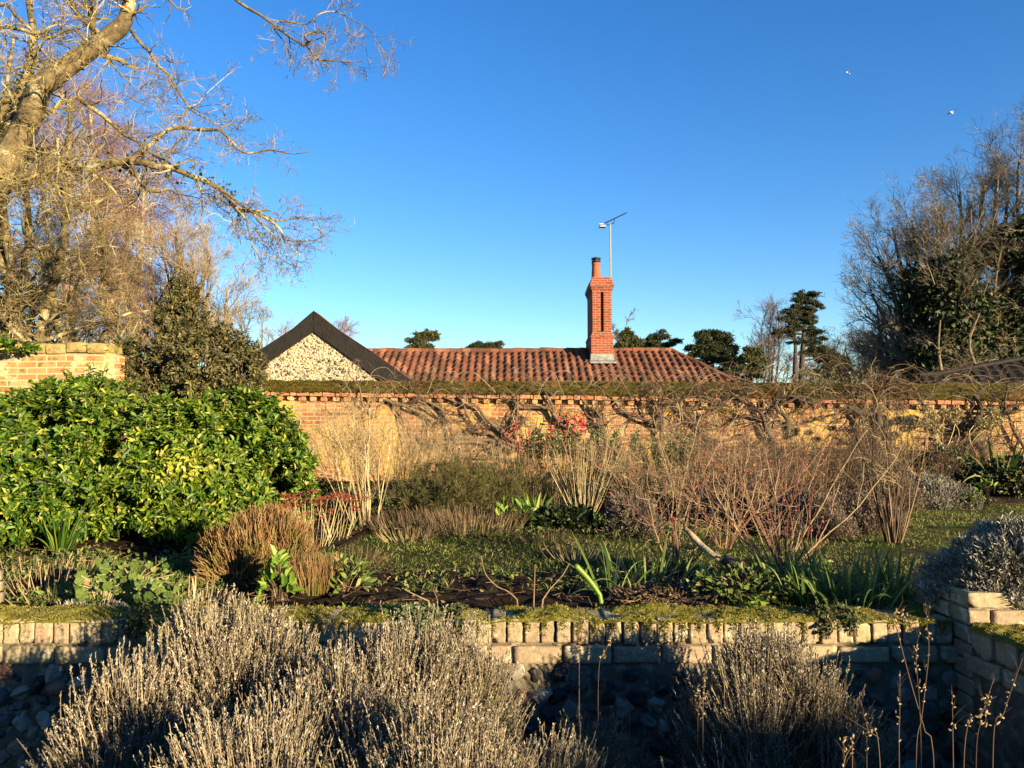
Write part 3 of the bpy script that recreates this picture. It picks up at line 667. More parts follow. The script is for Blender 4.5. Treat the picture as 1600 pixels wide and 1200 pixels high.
b = MB()   # roof of the wing behind the boards
tp = [g(390, 559), g(458, 515), g(491, 487), g(525, 514), g(580, 550), g(650, 600)]
V = np.array([[(x, YG - .065, z + .015) for x, _, z in tp], [(x, YG + .5, z + .015) for x, _, z in tp], [(x * .97 - .05, YG + 2.2, z - .9) for x, _, z in tp]])
b.grid(V); b.grid(V[:2] - np.array([0, -.01, .05])); b.build('wing_roof', M['pantile'], root)
# chimney
ch = MB(); yf = 21.7; cx = lambda p: at(p, 500, yf)[0]; cz = lambda p: at(800, p, yf)[2]
def cbox(bb, x0, x1, z0, z1, y0=yf, y1=yf + 1.55): bb.box((x0, y0, z0), (x1, y1, z1))
def frus(bb, x0, x1, z0, X0, X1, z1, y0, y1, Y0, Y1): bb.hexa([(x0, y0, z0), (x1, y0, z0), (x1, y1, z0), (x0, y1, z0), (X0, Y0, z1), (X1, Y0, z1), (X1, Y1, z1), (X0, Y1, z1)])
cbox(ch, cx(923.5), cx(958), cz(572), cz(527), yf - .03, yf + 1.55)
frus(ch, cx(922.5), cx(959), cz(527), cx(926), cx(956), cz(518), yf - .05, yf + 1.58, yf + .02, yf + 1.5)
cbox(ch, cx(926), cx(939), cz(518), cz(455), yf + .02, yf + 1.5)
cbox(ch, cx(943.5), cx(956), cz(518), cz(455), yf + .02, yf + 1.5)
cbox(ch, cx(938.9), cx(943.6), cz(518), cz(455), yf + .20, yf + 1.45)
for k, (d, za, zb_) in enumerate([(.0, 456, 452), (.03, 452, 448), (.055, 448, 443)]):
    cbox(ch, cx(925.5) - d, cx(956.5) + d, cz(za), cz(zb_), yf + .015 - d, yf + 1.51 + d)
frus(ch, cx(925.5) - .055, cx(956.5) + .055, cz(443), cx(926.5), cx(955), cz(432), yf - .04, yf + 1.56, yf + .05, yf + 1.45)
chim = ch.build('chimney', M['chimbrick'], root)
b = MB(); zb_ = cz(563)
b.box((cx(922.5), yf - .05, zb_ - .06), (cx(959), yf + .3, cz(553))); b.hexa([(cx(921), yf - .22, zb_ - .10), (cx(962), yf - .22, zb_ - .10), (cx(962), yf, zb_ - .05), (cx(921), yf, zb_ - .05), (cx(921), yf - .2, zb_ - .05), (cx(962), yf - .2, zb_ - .05), (cx(962), yf, zb_ + .03), (cx(921), yf, zb_ + .03)])
b.build('lead_flashing', M['lead'], chim)
def lathe(bb, c, prof, S=20):
    c = np.array(c); an = np.linspace(0, 2 * math.pi, S + 1)
    bb.grid(np.stack([np.stack([c[0] + r_ * np.cos(an), c[1] + r_ * np.sin(an), np.full(S + 1, z_)], -1) for r_, z_ in prof]))
pc = (cx(935.5), yf + .6, 0); s_ = (yf + .6) / 1200
zz = lambda p: at(800, p, yf + .6)[2]
b = MB(); lathe(b, pc, [(7.3 * s_, zz(436)), (7.1 * s_, zz(428)), (6.4 * s_, zz(415)), (7.0 * s_, zz(414)), (7.0 * s_, zz(411)), (5.5 * s_, zz(411))]); b.build('chimney_pot', M['pot'], chim, smooth=False)
b = MB(); lathe(b, pc, [(4.8 * s_, zz(412)), (4.8 * s_, zz(405))]); lathe(b, pc, [(7.2 * s_, zz(409.5)), (7.2 * s_, zz(408)), (4.8 * s_, zz(407.5))]); lathe(b, pc, [(7.6 * s_, zz(405.5)), (7.4 * s_, zz(403.5)), (3 * s_, zz(402)), (.01, zz(401.8))]); lathe(b, pc, [(0.01, zz(405.4)), (7.6 * s_, zz(405.5))])
b.build('cowl', M['cowl'], chim)
# aerial
root2 = thing('tv_aerial', 'thin metal television aerial on a mast fixed to the chimney', 'aerial', (cx(955.5), yf + .3, cz(440)))
A_ = lambda x, y, dy=0: at(x, y, yf + .3 + dy)
b = MB(); b.tubes([[A_(954.5, 470), A_(953.5, 350)]], .022, 6); b.build('mast', M['metal'], root2, smooth=True)
b = MB(); b.tubes([[A_(937, 352.5, -.1), A_(979, 332.5, .3)]], .018, 6); b.tubes([[A_(948, 347), A_(949, 352), ], [A_(949, 352), A_(959, 349)], [A_(959, 349), A_(960, 342)]], .012, 5)
for k in range(14):
    p = A_(944 + k * 2.5, 349.2 - k * 1.19, -.05 + k * .026); b.tubes([[p + np.array([.02, -.11, 0]), p + np.array([-.02, .11, 0])]], .006, 4)
b.build('boom', M['cowl'], root2)
b = MB(); p = A_(936, 349); q_ = A_(946, 353.5)
for dz in (0, .06): b.box((p[0], p[1] - .10, q_[2] + dz - .03), (q_[0] - (.05 if dz > .05 else 0), p[1] + .10, q_[2] + dz - .008))
b.build('reflector', M['white'], root2)
# roof at right edge, its shade painted into the near-black slate colour
root = thing('outbuilding', 'low outbuilding with dark shaded pantile roof beyond the wall at right', 'building', (13, 20, GZ))
b = MB(); y0 = 17.0
X = np.arange(at(1436, 600, y0)[0], at(1800, 600, y0)[0], .05)
zt_ = np.interp(X, [at(1436, 0, y0)[0], at(1600, 0, y0)[0], at(1800, 0, y0)[0]], [at(0, 588, y0)[2], at(0, 558, y0)[2], at(0, 521, y0)[2]])
V = []
for k in range(9):
    ph = (X / .22) % 1
    V.append(np.stack([X, y0 + 0 * X - k * .18 , zt_ - k * .16 + np.where(ph < .6, np.sin(ph / .6 * math.pi) * .05, 0) + (k % 2) * .01], -1))
b.grid(np.stack(V)); b.build('roof', bark('shade_toned_slate_pantile', (.006, .005, .005), (.014, .011, .010), (.012, .014, .007), 4), root)
b = MB(); b.tubes([np.stack([X[::8], 0 * X[::8] + y0, zt_[::8] + .03], -1)], .06, 8); b.build('ridge_tiles', M['black'], root, smooth=True)
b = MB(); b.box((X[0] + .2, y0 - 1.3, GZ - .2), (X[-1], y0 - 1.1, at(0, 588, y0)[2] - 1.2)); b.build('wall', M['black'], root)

# ================================================================== TREES
def bare_tree(name, label, trunks, tr, levels, barkm, twigm, seed, squash=None, group=None, nb=1, cat='tree'):
    """trunks: list of (K,3) curves; tr: list of (r0, r1). levels: list of dicts for grow(); nb = how many levels belong to the trunk mesh"""
    rng = rs(seed); K = 14
    P = np.stack([crom(t, K) for t in trunks]); Rr = np.stack([np.linspace(a_, b_, K) for a_, b_ in tr])
    root = thing(name, label, cat, P[0, 0], group)
    bt = MB(); bt.tubes(P, Rr, 8); tw = MB(); cur, cr = P, Rr; allp = [P]
    for i, lv in enumerate(levels):
        lv = dict(lv); S = lv.pop('S', 3); cur, cr = grow(cur, cr, rng=rng, squash=squash, **lv); allp.append(cur)
        (bt if i < nb else tw).tubes(cur, cr, 5 if i < nb else S)
    bt.build('trunk', barkm, root, smooth=True); tw.build('crown', twigm, root)
    return root, allp

# ---- the old tree whose limbs enter the picture at the upper left
D0 = 9.6
limbs = [  # pixel traces, distances, radii in px at the start and the end
    ([(-190, 760), (-150, 560), (-90, 400), (-20, 300), (25, 225), (62, 150), (105, 103), (165, 62), (197, 28), (204, -10), (195, -70)], D0, 60, 15),
    ([(-60, 420), (-20, 330), (20, 285), (90, 262), (150, 260), (205, 252), (255, 262), (310, 275), (345, 298), (372, 328), (400, 335), (432, 355), (452, 380), (470, 398)], D0 - .3, 20, 1.8),
    ([(205, 252), (235, 220), (275, 203), (315, 202), (345, 205), (365, 222), (387, 241), (418, 234), (440, 236), (470, 238), (490, 237)], D0 - .4, 8.5, 1),
    ([(208, 48), (232, 80), (262, 118), (290, 165), (300, 176), (330, 190), (345, 205)], D0 + .2, 6, 1.2),
    ([(120, 150), (165, 185), (205, 215), (240, 240), (275, 262)], D0 + .3, 8, 2.5),
    ([(330, -40), (365, -5), (400, 20), (440, 44), (470, 65), (490, 80), (508, 92), (530, 97), (566, 97)], D0 - 1., 6, 1.6),
    ([(470, 68), (484, 68), (478, 54), (498, 52), (512, 60), (506, 75), (490, 95)], D0 - 1., 4.5, 1.2),
    ([(440, 34), (478, 36), (506, 18), (545, 25), (575, 45), (590, 70), (612, 90)], D0 - 1.1, 3, .8),
    ([(372, 328), (385, 345), (390, 375), (408, 400), (412, 415)], D0 - .4, 4.5, .8),
    ([(400, 335), (412, 352), (430, 372), (438, 398), (462, 415), (478, 418)], D0 - .4, 4, .8),
    ([(395, 330), (430, 345), (465, 345), (490, 338), (508, 350)], D0 - .3, 3, .7),
    ([(350, 300), (375, 318), (392, 328), (425, 330), (450, 350)], D0 - .4, 5, 1),
    ([(205, 252), (220, 285), (240, 297), (262, 292), (285, 305), (310, 312), (335, 318)], D0 - .5, 6, 1),
    ([(310, 275), (318, 300), (316, 325), (308, 345)], D0 - .5, 4, .8),
    ([(-40, 15), (20, 10), (60, 60), (110, 50), (150, 75), (185, 110), (195, 140), (230, 165)], D0 - 1.2, 6, 1),
    ([(-40, 90), (0, 40), (50, 50), (75, 48), (60, 75), (50, 100), (22, 114)], D0 - 1.3, 7, 2),
    ([(-30, 300), (10, 290), (40, 275), (70, 290), (100, 310), (130, 330)], D0 - 1.2, 7, 1),
    ([(90, 215), (92, 250), (88, 285)], D0 - 1.1, 6, 3),
    ([(150, 90), (148, 40), (140, -20)], D0 + .4, 8, 5),
    ([(165, 62), (120, 20), (90, -30)], D0 + .5, 9, 5),
    ([(-60, 230), (0, 180), (40, 120), (50, 60), (40, -20)], D0 + .8, 16, 8),
]
rng = rs(41); root = thing('old_tree', 'large old lichen covered bare tree reaching over the garden from upper left', 'tree', (at(-190, 760, D0)[0], D0, GZ))
b = MB(); Ps = []; Rs = []
for px, D, r0, r1 in limbs:
    D = D if hasattr(D, '__len__') else [D] * len(px)
    P = jitter_path(path(px, D, 30), .05, 7, 4.5); u = np.linspace(0, 1, 30)
    Rr = (r0 + (r1 - r0) * u ** .6) * D[0] / 1200 * .58; Rr = Rr * (1 + .25 * (vnoise(P * 6, 3) - .5))
    b.tubes([P], [Rr], 10 if r0 > 10 else 7); Ps.append(P); Rs.append(Rr)
b.build('trunk', B_oak, root, smooth=True)
P = np.stack(Ps); Rr = np.stack(Rs)
sel = np.array([1, 2, 3, 5, 6, 7, 8, 9, 10, 11, 12, 13]); sel2 = np.array([0, 1, 3, 4, 14, 15, 16, 17, 18, 19, 20])
tw = MB()
c1, r1 = grow(P[sel], Rr[sel], 12, rng, t=(.12, .98), ang=(50, 18), L=.42, taper=.35, K=6, wig=.32, up=-.06, rr=.5, rmin=.004, squash=(1, .5, 1)); tw.tubes(c1, r1, 5)
c2, r2 = grow(c1, r1, 6, rng, ang=(45, 18), L=.22, K=5, wig=.34, up=-.01, rr=.55, rmin=.0028); tw.tubes(c2, r2, 3)
c3, r3 = grow(c2, r2, 3, rng, ang=(42, 18), L=.11, K=4, wig=.3, rmin=.002, rr=.6); tw.tubes(c3, r3, 3)
# hanging catkins and seed bunches near tips
pc_, tc_ = pts_on(c3, 700, rng, (.6, 1)); d = rdir(rng, 700) * .4 + np.array([0, 0, -1]); tw.tubes(np.stack([pc_, pc_ + unit(d) * rng.uniform(.03, .06, 700)[:, None]], 1), .004, 4, mi=1)
tw.build('twigs', [T_grey, T_brown], root)
tw = MB()
c1, r1 = grow(P[sel2], Rr[sel2], 16, rng, t=(.1, 1), ang=(60, 20), L=.75, taper=.3, K=7, wig=.3, up=.02, rr=.3, rmin=.006, squash=(1, .6, 1)); tw.tubes(c1, r1, 5)
c2, r2 = grow(c1, r1, 8, rng, ang=(50, 18), L=.38, K=5, wig=.3, up=0, rr=.5, rmin=.0035); tw.tubes(c2, r2, 3)
c3, r3 = grow(c2, r2, 3, rng, ang=(45, 18), L=.17, K=4, wig=.3, rmin=.0025, rr=.6); tw.tubes(c3, r3, 3)
tw.build('lichen_twigs', T_yellow, root)
tw = MB(); pc_, tc_ = pts_on(np.concatenate([P[[0, 1, 20]][:, :20]]), 900, rng, (0, 1)); n = len(pc_)
pc_ = pc_ + rdir(rng, n) * .13; tw.leaves(pc_, rdir(rng, n), rdir(rng, n), .05, .045); tw.build('ivy', G_ivy, root)

# ---- trees standing behind the left walls
def up_trunks(pxs, D, ytop, seed, base=GZ, lean=.15, n=6):
    rng = rs(seed); out_ = []
    for (x0, x1, yt) in pxs:
        p0 = at(x0, 700, D); p0[2] = base; p1 = at(x1, yt, D + rng.uniform(-.8, .8))
        out_.append(np.array([p0 + (p1 - p0) * t + np.array([rng.normal(0, lean), rng.normal(0, lean), 0]) * math.sin(t * 3.1) for t in np.linspace(0, 1, n)]))
    return out_
def crown_tree(name, label, pxs, D, seed, r0, L1, barkm, twigm, n=(16, 8, 6, 4), up=(.10, .06, .04, .02), ang=(42, 12), t0=.22, group=None, wig=.16, rmin=.006, nb=2, ratio=(.5, .5, .5)):
    T = up_trunks(pxs, D, 0, seed)
    lv = []; L = L1
    for i, k in enumerate(n):
        lv.append(dict(n=k, t=(t0 if i == 0 else .15, 1), ang=ang, L=L, K=6 if i < 2 else 4, wig=wig, up=up[min(i, len(up) - 1)], rr=.5, rmin=rmin * (.75 ** i))); L *= ratio[min(i, 2)]
    return bare_tree(name, label, T, [(r0, r0 * .2)] * len(T), lv, barkm, twigm, seed, nb=nb, group=group)
crown_tree('thicket_tree', 'dense tangled tan bare tree behind the tall brick wall at far left', [(30, 10, 150), (-60, -40, 60), (110, 90, 260), (-10, 60, 160), (40, 110, 150), (-20, 20, 60)], 13, 51, .12, 1.7, B_oak, T_yellow, n=(15, 8, 6, 4), t0=.12, ang=(60, 18), wig=.26, up=(.02, 0, 0, 0))
crown_tree('thicket_tree', 'pale tan leaning bare tree between the tall wall and the birch', [(185, 150, 330), (120, 165, 380), (60, 40, 330)], 14, 52, .08, 1.3, B_oak, T_tan, n=(14, 7, 6, 4), t0=.2, ang=(55, 18), wig=.25, up=(.02, 0, 0, 0))
crown_tree('thicket_tree', 'grey brown twiggy mass low behind the tall wall', [(60, 40, 420), (120, 130, 430), (0, -10, 400), (180, 190, 440), (240, 240, 440)], 16, 58, .05, 1.2, B_dark, T_brown, n=(14, 7, 6, 4), t0=.1, ang=(55, 18), wig=.25, up=(.02, 0, 0, 0))
crown_tree('birch_tree', 'reddish twigged birch with pale trunk behind the left shrubs', [(150, 180, 215), (160, 140, 170), (215, 225, 270), (110, 110, 150), (190, 200, 240)], 20, 53, .12, 1.9, B_birch, T_birch, n=(20, 9, 7, 4), t0=.25, ang=(34, 10), up=(.02, -.06, -.12, -.1), wig=.12, rmin=.007)
crown_tree('birch_tree', 'second reddish birch rising just left of the rounded tan tree', [(245, 240, 300), (90, 70, 230)], 22, 54, .11, 1.9, B_birch, T_birch, n=(22, 9, 7, 4), t0=.25, ang=(34, 10), up=(.02, -.06, -.12, -.1), wig=.12, rmin=.008)
crown_tree('rounded_tree', 'rounded tan bare tree above the dark evergreen shrub', [(290, 285, 375), (310, 330, 400), (270, 250, 380), (320, 355, 450), (300, 300, 400)], 19, 55, .09, 1.3, B_wood, T_tan, n=(16, 8, 7, 4), t0=.2, ang=(30, 10), up=(.08, .05, .05, .03), wig=.10, rmin=.006)
crown_tree('rounded_tree', 'small grey twigged tree just left of the flint gable', [(385, 390, 500), (360, 375, 480), (405, 410, 505)], 24, 56, .07, 1.0, B_wood, T_grey, n=(12, 7, 6, 3), t0=.2, ang=(34, 10), up=(.06, .05, .04), rmin=.007)
crown_tree('distant_tree', 'faint pinkish tree top showing behind the right slope of the gable', [(520, 525, 520), (545, 548, 532), (505, 500, 525), (440, 450, 530)], 34, 57, .1, 1.5, B_wood, T_birch, n=(12, 7, 6, 3), t0=.3, ang=(34, 10), up=(.06, .05, .04), rmin=.009)

# ---- right: tall bare tree with ivy
_, ap = crown_tree('ivy_clad_tree', 'tall spreading bare tree with ivy choked trunks at the right edge', [(1480, 1372, 400), (1480, 1395, 355), (1490, 1425, 345), (1500, 1462, 325), (1515, 1500, 300), (1540, 1535, 280), (1560, 1560, 265), (1590, 1592, 250), (1480, 1362, 460), (1620, 1640, 240), (1500, 1440, 370), (1570, 1575, 290), (1530, 1480, 350), (1660, 1690, 220)], 24, 61, .17, 2.1, B_wood, T_grey, n=(17, 9, 6, 4), t0=.22, ang=(38, 11), up=(.07, .05, .04, .03), wig=.10, rmin=.0085, ratio=(.48, .48, .5))
rng = rs(62); root = _; b = MB()
pp, tt = pts_on(ap[0][[1, 2, 3, 4, 5, 6, 7, 9, 10, 11, 12]][:, :11], 95000, rng, (.0, 1)); n = len(pp); sc_ = np.clip((9.5 - pp[:, 2]) / 8, .15, 1)[:, None]
pp = pp + rng.normal(size=(n, 3)) * np.array([.60, .6, .45]) * sc_; pp[:, 1] -= .5; k = vnoise(pp * 1.0, 6) > .40; pp = pp[k]; n = len(pp)
b.leaves(pp, rdir(rng, n), rdir(rng, n) + np.array([.4, -.8, .2]), rng.uniform(.09, .19, n), rng.uniform(.09, .16, n)); b.build('ivy', G_ivy, root)
_, ap = crown_tree('ivy_clad_tree', 'lower bare tree on the outer left slope of the big ivy tree', [(1400, 1370, 480), (1425, 1400, 430), (1395, 1372, 520)], 26, 63, .10, 1.5, B_dark, T_grey, n=(14, 8, 6, 3), t0=.2, ang=(45, 12), up=(.03, .0, .0), wig=.13, rmin=.010)
crown_tree('dark_scrub_tree', 'dark brown scrubby tree above the wall left of the ivy tree', [(1340, 1320, 545), (1370, 1350, 535), (1400, 1390, 530), (1430, 1430, 520), (1385, 1372, 520)], 30, 64, .10, 1.9, B_dark, T_brown, n=(14, 8, 7, 3), t0=.15, ang=(50, 14), up=(.0, .0, .0), wig=.16, rmin=.012)
crown_tree('dark_scrub_tree', 'tangle of brown branches directly above the outbuilding roof', [(1480, 1470, 500), (1540, 1530, 490), (1600, 1600, 480)], 20.5, 65, .09, 1.4, B_wood, T_tan, n=(7, 5, 5, 3), t0=.15, ang=(55, 14), up=(.0, .0, .0), wig=.2, rmin=.006)

# ---- distant evergreens and bare trees
def conifer(name, label, D, trunks, plates, leafm, seed, tuft=.20, dens=1.0, group=None, barkm=None, flat=1.0):
    """plates: (px, py, half width px, half height px)"""
    rng = rs(seed); k = D / 1200
    T = [np.array([at(x, y, D) for x, y in t]) for t in trunks]
    plates = [(x + (rng.normal(0, w * .45) if j else 0), y + (rng.normal(0, h * .9) if j else 0), w * (.45 if j else .75) * rng.uniform(.7, 1.3), h * (.55 if j else .8) * rng.uniform(.7, 1.3)) for x, y, w, h in plates for j in range(4)]
    for t in T: t[0][2] = GZ
    root = thing(name, label, 'tree', T[0][0], group)
    b = MB()
    for t, (x, y) in zip(T, [tr_[-1] for tr_ in trunks]): b.tubes([crom(t, 14)], [np.linspace(.30, .10, 14) * D / 60], 7)
    Pt = np.concatenate([crom(t, 30) for t in T]); C = []
    for (x, y, w, h) in plates:
        c = at(x, y, D) + np.array([0, rng.uniform(-.5, .5) * w * k, 0]); C.append(c)
        j = np.argmin(np.abs(Pt[:, 2] - (c[2] - .3 * w * k)) + .3 * np.linalg.norm(Pt - c, axis=1)); q = Pt[j]
        mid = (q + c) / 2 + np.array([0, 0, -.05 * w * k]); b.tubes([crom([q, mid, c], 6)], [np.linspace(.10, .03, 6) * D / 60], 5)
    b.build('trunk', barkm or B_pine, root, smooth=True)
    b = MB()
    for c, (x, y, w, h) in zip(C, plates):
        n = int(dens * 48 * (w * h) ** .75 + 24); W, H_ = w * k, h * k * flat
        # sub clumps inside the plate
        m = max(4, int(w * h / 22)); cc = rng.normal(size=(m, 3)) * np.array([W * .62, W * .6, H_ * .5]); cc[:, 2] += cc[:, 0] * rng.normal(0, .22); i = np.minimum(rng.randint(0, m, n), rng.randint(0, m, n))
        p = c + cc[i] + rng.normal(size=(n, 3)) * np.array([W, W, H_]) * .36
        p[:, 2] = np.maximum(p[:, 2], c[2] - H_ * .8)
        b.leaves(p, rdir(rng, n, .4), rdir(rng, n, .8), rng.uniform(.6, 1.5, n) * tuft * D / 60, .34 * tuft * D / 60)
    b.build('crown', leafm, root)
    return root
conifer('pine_tree', 'small isolated pine crown rising over the roof ridge nearest the gable', 62, [[(662, 640), (655, 560), (664, 535)]], [(664, 524, 14, 4.5), (655, 530, 12, 4), (672, 527, 11, 4), (644, 542, 9, 4), (655, 544, 10, 3.5), (670, 543, 6, 4), (679, 522, 6, 3), (650, 535, 6, 3)], G_pineo, 71)
conifer('pine_tree', 'flat topped dark pine crown just showing over the middle of the ridge', 70, [[(757, 640), (757, 545)]], [(742, 541, 8, 4), (757, 540, 12, 4), (772, 541, 9, 4), (757, 545, 16, 3)], G_pine, 72)
conifer('pine_tree', 'bushy olive pine immediately right of the chimney', 60, [[(985, 640), (980, 540)]], [(972, 533, 10, 7), (985, 530, 10, 6), (994, 538, 9, 6), (968, 543, 8, 4), (980, 542, 12, 5)], G_pineo, 73)
conifer('pine_tree', 'spreading pine crown above the right end of the roof ridge', 60, [[(1030, 640), (1028, 540)]], [(1018, 530, 9, 4), (1034, 528, 12, 4), (1045, 537, 10, 4), (1022, 538, 12, 4), (1012, 541, 9, 3), (1035, 543, 14, 3)], G_pine, 74)
conifer('pine_tree', 'large round topped pine beyond the hipped roof end', 58, [[(1110, 660), (1112, 600), (1115, 540)], [(1135, 660), (1132, 590), (1140, 560)]],
        [(1115, 522, 16, 6), (1100, 532, 14, 7), (1128, 532, 16, 8), (1085, 545, 14, 7), (1112, 545, 20, 9), (1140, 545, 13, 8), (1078, 557, 9, 5), (1098, 560, 14, 6), (1122, 562, 16, 8), (1150, 560, 12, 8), (1090, 570, 12, 6), (1140, 578, 16, 8)], G_pine, 75)
conifer('pine_tree', 'lower olive green pine against the right side of the round topped pine', 55, [[(1170, 660), (1172, 570)]],
        [(1175, 550, 12, 6), (1185, 558, 9, 6), (1165, 562, 14, 6), (1180, 570, 12, 7), (1160, 578, 14, 7), (1175, 585, 12, 6), (1145, 590, 14, 5), (1168, 594, 12, 5)], G_pineo, 76)
conifer('cedar_tree', 'tallest dark layered cedar with two trunks and leaning flat top', 56, [[(1250, 670), (1252, 590), (1256, 520), (1260, 470)], [(1241, 670), (1242, 590), (1243, 530)]],
        [(1250, 463, 9, 3.5), (1263, 462, 10, 3), (1276, 461, 11, 2.6), (1248, 471, 12, 4), (1262, 472, 12, 3.5), (1274, 474, 8, 3.2), (1281, 477, 5, 3), (1243, 480, 9, 3), (1256, 483, 12, 4), (1268, 484, 8, 3.5), (1230, 492, 11, 3.5), (1248, 492, 14, 4.5), (1265, 495, 9, 4),
         (1224, 498, 9, 3), (1238, 503, 14, 5), (1258, 502, 14, 5), (1270, 505, 6, 4), (1228, 515, 12, 4.5), (1248, 513, 12, 4), (1218, 520, 8, 3), (1270, 514, 10, 4), (1278, 519, 9, 3.5), (1238, 525, 9, 4), (1268, 525, 8, 4), (1284, 528, 6, 3), (1262, 538, 9, 4), (1276, 536, 9, 4), (1245, 535, 9, 3),
         (1285, 545, 12, 5), (1272, 552, 12, 5), (1292, 552, 10, 5), (1260, 550, 9, 4)], G_pine, 77, dens=.62, flat=.8, tuft=.16)
conifer('conifer_bush', 'low spreading dark conifer right of the tall cedar', 50, [[(1300, 660), (1302, 575)]],
        [(1290, 558, 14, 5), (1306, 562, 14, 6), (1298, 572, 18, 7), (1320, 570, 12, 6), (1312, 585, 16, 6), (1290, 585, 12, 5), (1335, 585, 14, 7)], G_pineo, 78)
crown_tree('distant_bare_tree', 'slender bare tree left of the cedar with reddish top twigs', [(1196, 1192, 500), (1196, 1205, 498)], 56, 81, .13, 2.6, B_dark, T_far, n=(12, 6, 5, 3), t0=.40, ang=(36, 10), up=(.10, .06, .04), rmin=.015)
crown_tree('distant_bare_tree', 'slender bare tree touching the left trunk of the cedar', [(1210, 1216, 498), (1206, 1208, 505)], 57, 82, .13, 2.4, B_dark, T_far, n=(12, 6, 5, 3), t0=.40, ang=(36, 10), up=(.10, .06, .04), rmin=.015)
crown_tree('distant_bare_tree', 'hazy grey bare scrub filling the gap beneath the cedar', [(1230, 1228, 560), (1262, 1265, 555), (1280, 1280, 558), (1185, 1180, 560), (1320, 1320, 540), (1345, 1340, 535)], 60, 83, .10, 2.6, B_dark, T_far, n=(12, 8, 5, 3), t0=.2, ang=(45, 10), up=(.05, .03, .02), rmin=.02)
crown_tree('distant_bare_tree', 'faint bare twiggy tree peeping out right behind the chimney', [(962, 962, 522), (958, 966, 528)], 64, 84, .10, 1.6, B_dark, T_far, n=(12, 7, 5, 3), t0=.5, ang=(38, 10), up=(.10, .06, .04), rmin=.022)
# low pale shrubs just over the wall near the cedar
rng = rs(85); root = thing('pale_shrub', 'pale leaved shrub peeping over the wall below the cedar', 'shrub', at(1295, 640, 15))
b = MB(); st_, sr_ = fan((*at(1295, 600, 15)[:2], GZ), 60, rng, 2.1, 14, W0=.3, r=.006); b.tubes(st_, sr_); b.build('stems', T_brown, root)
b = MB(); p, _t = pts_on(st_, 1400, rng, (.75, 1)); p += rng.normal(size=p.shape) * .1; b.leaves(p, rdir(rng, len(p)), rdir(rng, len(p), 1), .05, .035); b.build('foliage', G_ivyl, root)

# ================================================================== SHRUBS
def dome_leaves(b, rng, ells, n, rosette, L, W, shell=.25, noise_s=2.2, cut=.36, mi=0, core=None, front=None, out=.7):
    """leaf rosettes over the surface shell of several ellipsoids: (cx,cy,cz,rx,ry,rz)"""
    E = np.array(ells); vol = (E[:, 3] * E[:, 5]) ** 1.0; idx = rng.choice(len(E), n, p=vol / vol.sum())
    d = rdir(rng, n); k = d[:, 2] > -.75; d, idx = d[k], idx[k]; n = len(d)
    lump = 1 + (vnoise(d * 2.3 + idx[:, None] * 7, 3) - .5) * .6 + (vnoise(d * 5.5 + idx[:, None] * 3, 4) - .5) * .42
    rr = (1 - shell * rng.uniform(0, 1, n) ** 1.5) * lump
    p = E[idx, :3] + d * E[idx, 3:] * rr[:, None]; nrm = unit(d / E[idx, 3:])
    # drop rosettes deep inside another ellipsoid
    q = ((p[:, None] - E[None, :, :3]) / E[None, :, 3:]); inside = (np.linalg.norm(q, axis=2) < .62).any(1)
    k = ~inside & (vnoise(p * noise_s, 9) > cut - .3 * (rr > .9)) & (p[:, 2] > GZ)
    p, nrm = p[k], nrm[k]; n = len(p)
    ax = unit(nrm * out + rdir(rng, n) * .55 + np.array([0, 0, .35]))
    P = []; Dd = []; N_ = []
    for j in range(rosette):
        th = rng.uniform(0, 2 * math.pi, n); u = unit(np.cross(ax, rdir(rng, n))); v = np.cross(ax, u)
        side = np.cos(th)[:, None] * u + np.sin(th)[:, None] * v; el = rng.uniform(.1, 1.0, n)[:, None]
        P.append(p - ax * L * .6 * rng.uniform(0, 1, (n, 1))); Dd.append(unit(side + ax * el)); N_.append(unit(ax - side * el * .6))
    P = np.concatenate(P); Dd = np.concatenate(Dd); N_ = np.concatenate(N_); m = len(P)
    b.leaves(P, Dd, N_, L * rng.uniform(.45, 1.35, m), W * rng.uniform(.7, 1.2, m), mi=mi)
    return p, nrm
def E_(px, py, D, rx, ry, rz):  # ellipsoid by pixel centre (rx, rz in pixels), depth radius in m
    c = at(px, py, D); return (c[0], c[1], c[2], rx * D / 1200, ry, rz * D / 1200)
